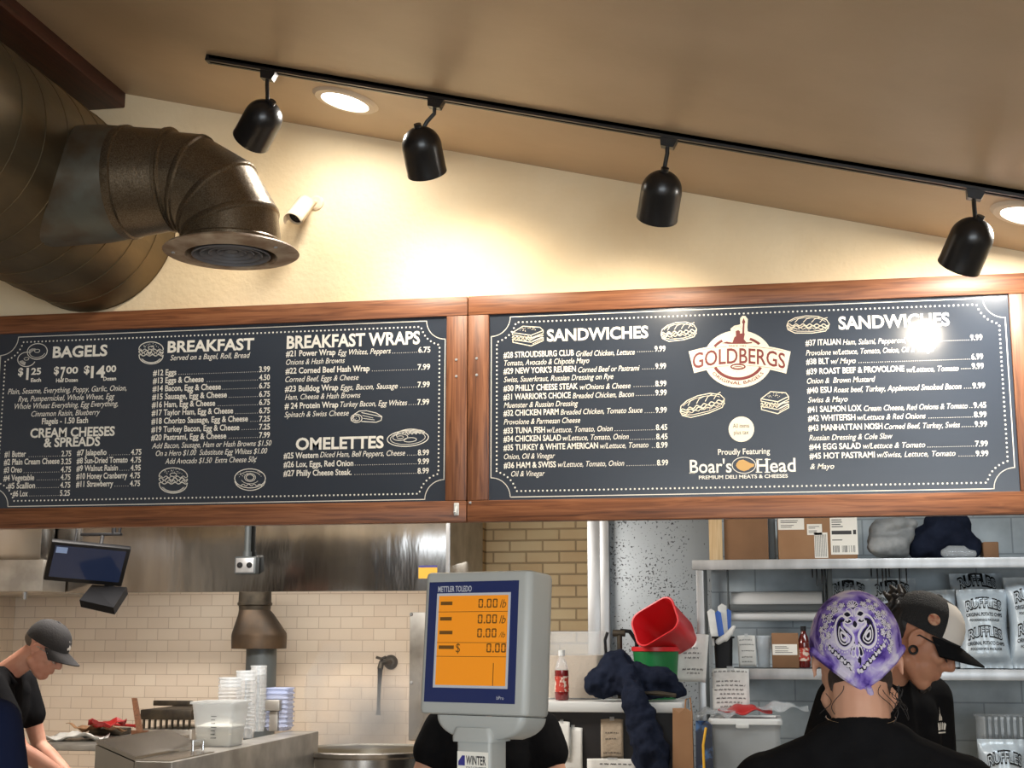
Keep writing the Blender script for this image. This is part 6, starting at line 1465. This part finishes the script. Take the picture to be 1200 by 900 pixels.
def fill(b, pts, lift=1.003):
    pp = [cp(*q) for q in smooth_path(pts, 5, True)]; c = (sum(q[0] for q in pp)/len(pp), sum(q[1] for q in pp)/len(pp))
    for a, d in zip(pp, pp[1:]+pp[:1]): b.poly([cs_(c, lift), cs_(a, lift), cs_(d, lift)])
def dot(b, x, y, r, lift=1.006): q = cp(x, y); blot(b, q[0], q[1], r, lift, n=8)
MX = 362
for s in (-1, 1):
    X_ = lambda pts: [(MX+s*(x-MX), y) for x, y in pts]
    outer = [(318, 232), (286, 198), (248, 222), (228, 280), (238, 338), (282, 366), (328, 352), (346, 318), (322, 284), (296, 262), (292, 240)]
    fill(pk, X_([(296, 222), (262, 228), (240, 282), (248, 332), (284, 356), (322, 344), (334, 318), (312, 292), (288, 268)]))
    loop(pw, X_(outer), 2.6, False); loop(pw, X_([(262, 262), (252, 300), (262, 332), (290, 346), (318, 328), (300, 300), (276, 278)]), 1.2)
    loop(pw, X_([(268, 292), (270, 318), (288, 330), (302, 318), (288, 300)]), 1.8)
    for x, y in smooth_path(X_([(212, 280), (222, 345), (282, 382), (345, 360)]), 4): dot(pw, x, y, .8)
    fill(pk, X_([(342, 196), (318, 208), (300, 190), (322, 178)])); loop(pw, X_([(344, 200), (318, 212), (296, 190), (322, 174)]), 1.3)
    fill(pk, X_([(340, 238), (318, 246), (300, 236), (320, 224)])); loop(pw, X_([(344, 240), (318, 250), (298, 236), (320, 220)]), 1.3)
    loop(pw, X_([(352, 210), (338, 180), (318, 160), (340, 150), (356, 170)]), 1.2)
    fill(pk, X_([(352, 340), (330, 362), (318, 392), (344, 398)])); loop(pw, X_([(350, 352), (332, 372), (326, 398), (346, 404)]), 1.0)
    fill(pk, X_([(358, 400), (340, 412), (342, 440), (358, 450)])); 
    chain = [(178, 350), (388-MX+MX-26, 484)]
    for i in range(10):                          # linked border of beads running down to the point
        t = i/9; x, y = 178+(MX-178)*t, 348+(486-348)*t; xx = MX+s*(x-MX)
        dot(pk, xx, y, 2.9, 1.003); dot(pw, xx, y, 1.7); loop(pw, [(xx-14, y-10), (xx, y-2), (xx+14, y-9)] if i % 2 else [(xx-13, y+2), (xx, y+10), (xx+13, y+3)], 1.0, False)
    for (fx_, fy_, r_) in ((196, 190, 26), (160, 236, 24), (176, 292, 20), (240, 150, 24), (292, 124, 22), (132, 300, 22), (120, 250, 20), (150, 170, 20), (130, 360, 20), (200, 120, 20), (250, 92, 18), (108, 330, 18)):
        c = X_([(fx_, fy_)])[0]
        fill(pk, [(c[0]+r_*1.05*math.cos(a), c[1]+r_*.9*math.sin(a)) for a in [2*PI*k_/8 for k_ in range(8)]])
        ph = fx_
        for k_ in range(5):
            a = ph+2*PI*k_/5; q = (c[0]+r_*.62*math.cos(a), c[1]+r_*.62*math.sin(a)); loop(pw, [(q[0]+r_*.36*math.cos(a), q[1]+r_*.36*math.sin(a)), (q[0]-r_*.25*math.sin(a), q[1]+r_*.25*math.cos(a)), (q[0]-r_*.3*math.cos(a), q[1]-r_*.3*math.sin(a)), (q[0]+r_*.25*math.sin(a), q[1]-r_*.25*math.cos(a))], 1.0)
        dot(pw, c[0], c[1], 1.0)
    for (x, y) in ((214, 218), (182, 218), (150, 200), (222, 176), (270, 150), (206, 254), (146, 268), (160, 330), (118, 280)):
        c = X_([(x-14, y+8), (x-2, y-6), (x+8, y+6), (x+18, y-6)]); loop(pw, c, 1.1, False)
loop(pw, [(MX-22, 262), (MX, 280), (MX+22, 262)], 1.6, False); fill(pk, [(MX-14, 256), (MX, 276), (MX+14, 256), (MX, 236)])
loop(pw, [(MX, 356), (MX+14, 384), (MX, 412), (MX-14, 384)], 1.1); dot(pw, MX, 470, 2.0); dot(pk, MX, 130, 6, 1.003)
for k_ in range(6): a = PI*k_/5; loop(pw, [(MX, 146), (MX+34*math.cos(a), 132-34*math.sin(a)), (MX+30*math.cos(a+.4), 130-30*math.sin(a+.4))], 1.0)
pk.build('dark_print', mat('bandana_black_print', (.012, .010, .022, 1), .85, spec=.2), bn, smooth=0, recalc=False)
pw.build('white_print', mat('bandana_white_print', srgb(214, 208, 216), .85, spec=.2), bn, smooth=0, recalc=False)
# hair at the nape, loose curls
hp = [('e', (0, 0, 0), (1, 1, 1), Matrix.Translation((0, -.046, -.024)) @ Matrix.Diagonal((.059, .043, .027, 1)))]
for k in (-1, 1): hp += [('c', (k*.054, -.046, -.035), .006, (k*.05, -.042, -.06), .003)]
blob('tied_hair', p.xf(hp, p.HM, p.hs), .005, 2, mat('brown_hair', srgb(58, 44, 38), .7, var=srgb(40, 30, 26), scale=60, bump=.5, bscale=110, stretch=(1, 1, .3)), p.root)
b = MB()
for i in range(11):
    s = random.choice((-1, 1)); x = s*random.uniform(.03, .066); z = -.05-random.uniform(0, .02); ph = random.uniform(0, 6); A_ = random.uniform(.004, .010); L_ = random.uniform(.03, .06)
    b.tube([p.H((x+A_*math.sin(ph+t*5)+s*.01*t, -.086+.018*t*1.2-abs(A_*.5*math.cos(ph+t*5)), z-L_*t)) for t in [q/10 for q in range(11)]], .0007, 5)
b.build('loose_curls', M['hair'], p.root)
nb = p.J['neck']
MB().tube([p.M @ (nb+V((.0625*math.sin(t), .012-.0615*math.cos(t), .022+.010*(1-math.cos(t))))) for t in [math.radians(-100+200*i/24) for i in range(25)]], .0008, 6).build('necklace', M['chrome'], p.root)

# ------------------------------------------------------------------ steam rising from the kettle
m, N, L, Pn = newmat('steam'); out = N['Material Output']; N.remove(Pn)
pv_ = N.new('ShaderNodeVolumePrincipled'); pv_.inputs['Color'].default_value = (.95, .95, .95, 1); pv_.inputs['Anisotropy'].default_value = .2
tc = N.new('ShaderNodeTexCoord'); n1 = N.new('ShaderNodeTexNoise'); n1.inputs['Scale'].default_value = 3.2; n1.inputs['Detail'].default_value = 3
L.new(tc.outputs['Object'], n1.inputs[0])
mr = N.new('ShaderNodeMapRange'); mr.inputs['From Min'].default_value = .40; mr.inputs['From Max'].default_value = .75; mr.inputs['To Max'].default_value = 6; L.new(n1.outputs[0], mr.inputs[0])
sp = N.new('ShaderNodeSeparateXYZ'); L.new(tc.outputs['Object'], sp.inputs[0])
gz_ = N.new('ShaderNodeMapRange'); gz_.inputs['From Min'].default_value = 0; gz_.inputs['From Max'].default_value = .62; gz_.inputs['To Min'].default_value = 1; gz_.inputs['To Max'].default_value = 0; L.new(sp.outputs['Z'], gz_.inputs[0])
mu = N.new('ShaderNodeMath'); mu.operation = 'MULTIPLY'; L.new(mr.outputs[0], mu.inputs[0]); L.new(gz_.outputs[0], mu.inputs[1]); L.new(mu.outputs[0], pv_.inputs['Density'])
L.new(pv_.outputs[0], out.inputs['Volume'])
kc_ = V((ke.x-.04, KY+.02, kz+.012))
st_ = MB().lathe([(.001, 0), (kr*.75, .002), (kr*.9, .15), (kr*.85, .4), (kr*.6, .58), (.001, .64)], Matrix.Translation(kc_), 28).build('steam', m, None, kc_)
tag(st_, 'thin white steam rising from the big round kettle', 'steam'); st_['kind'] = 'stuff'
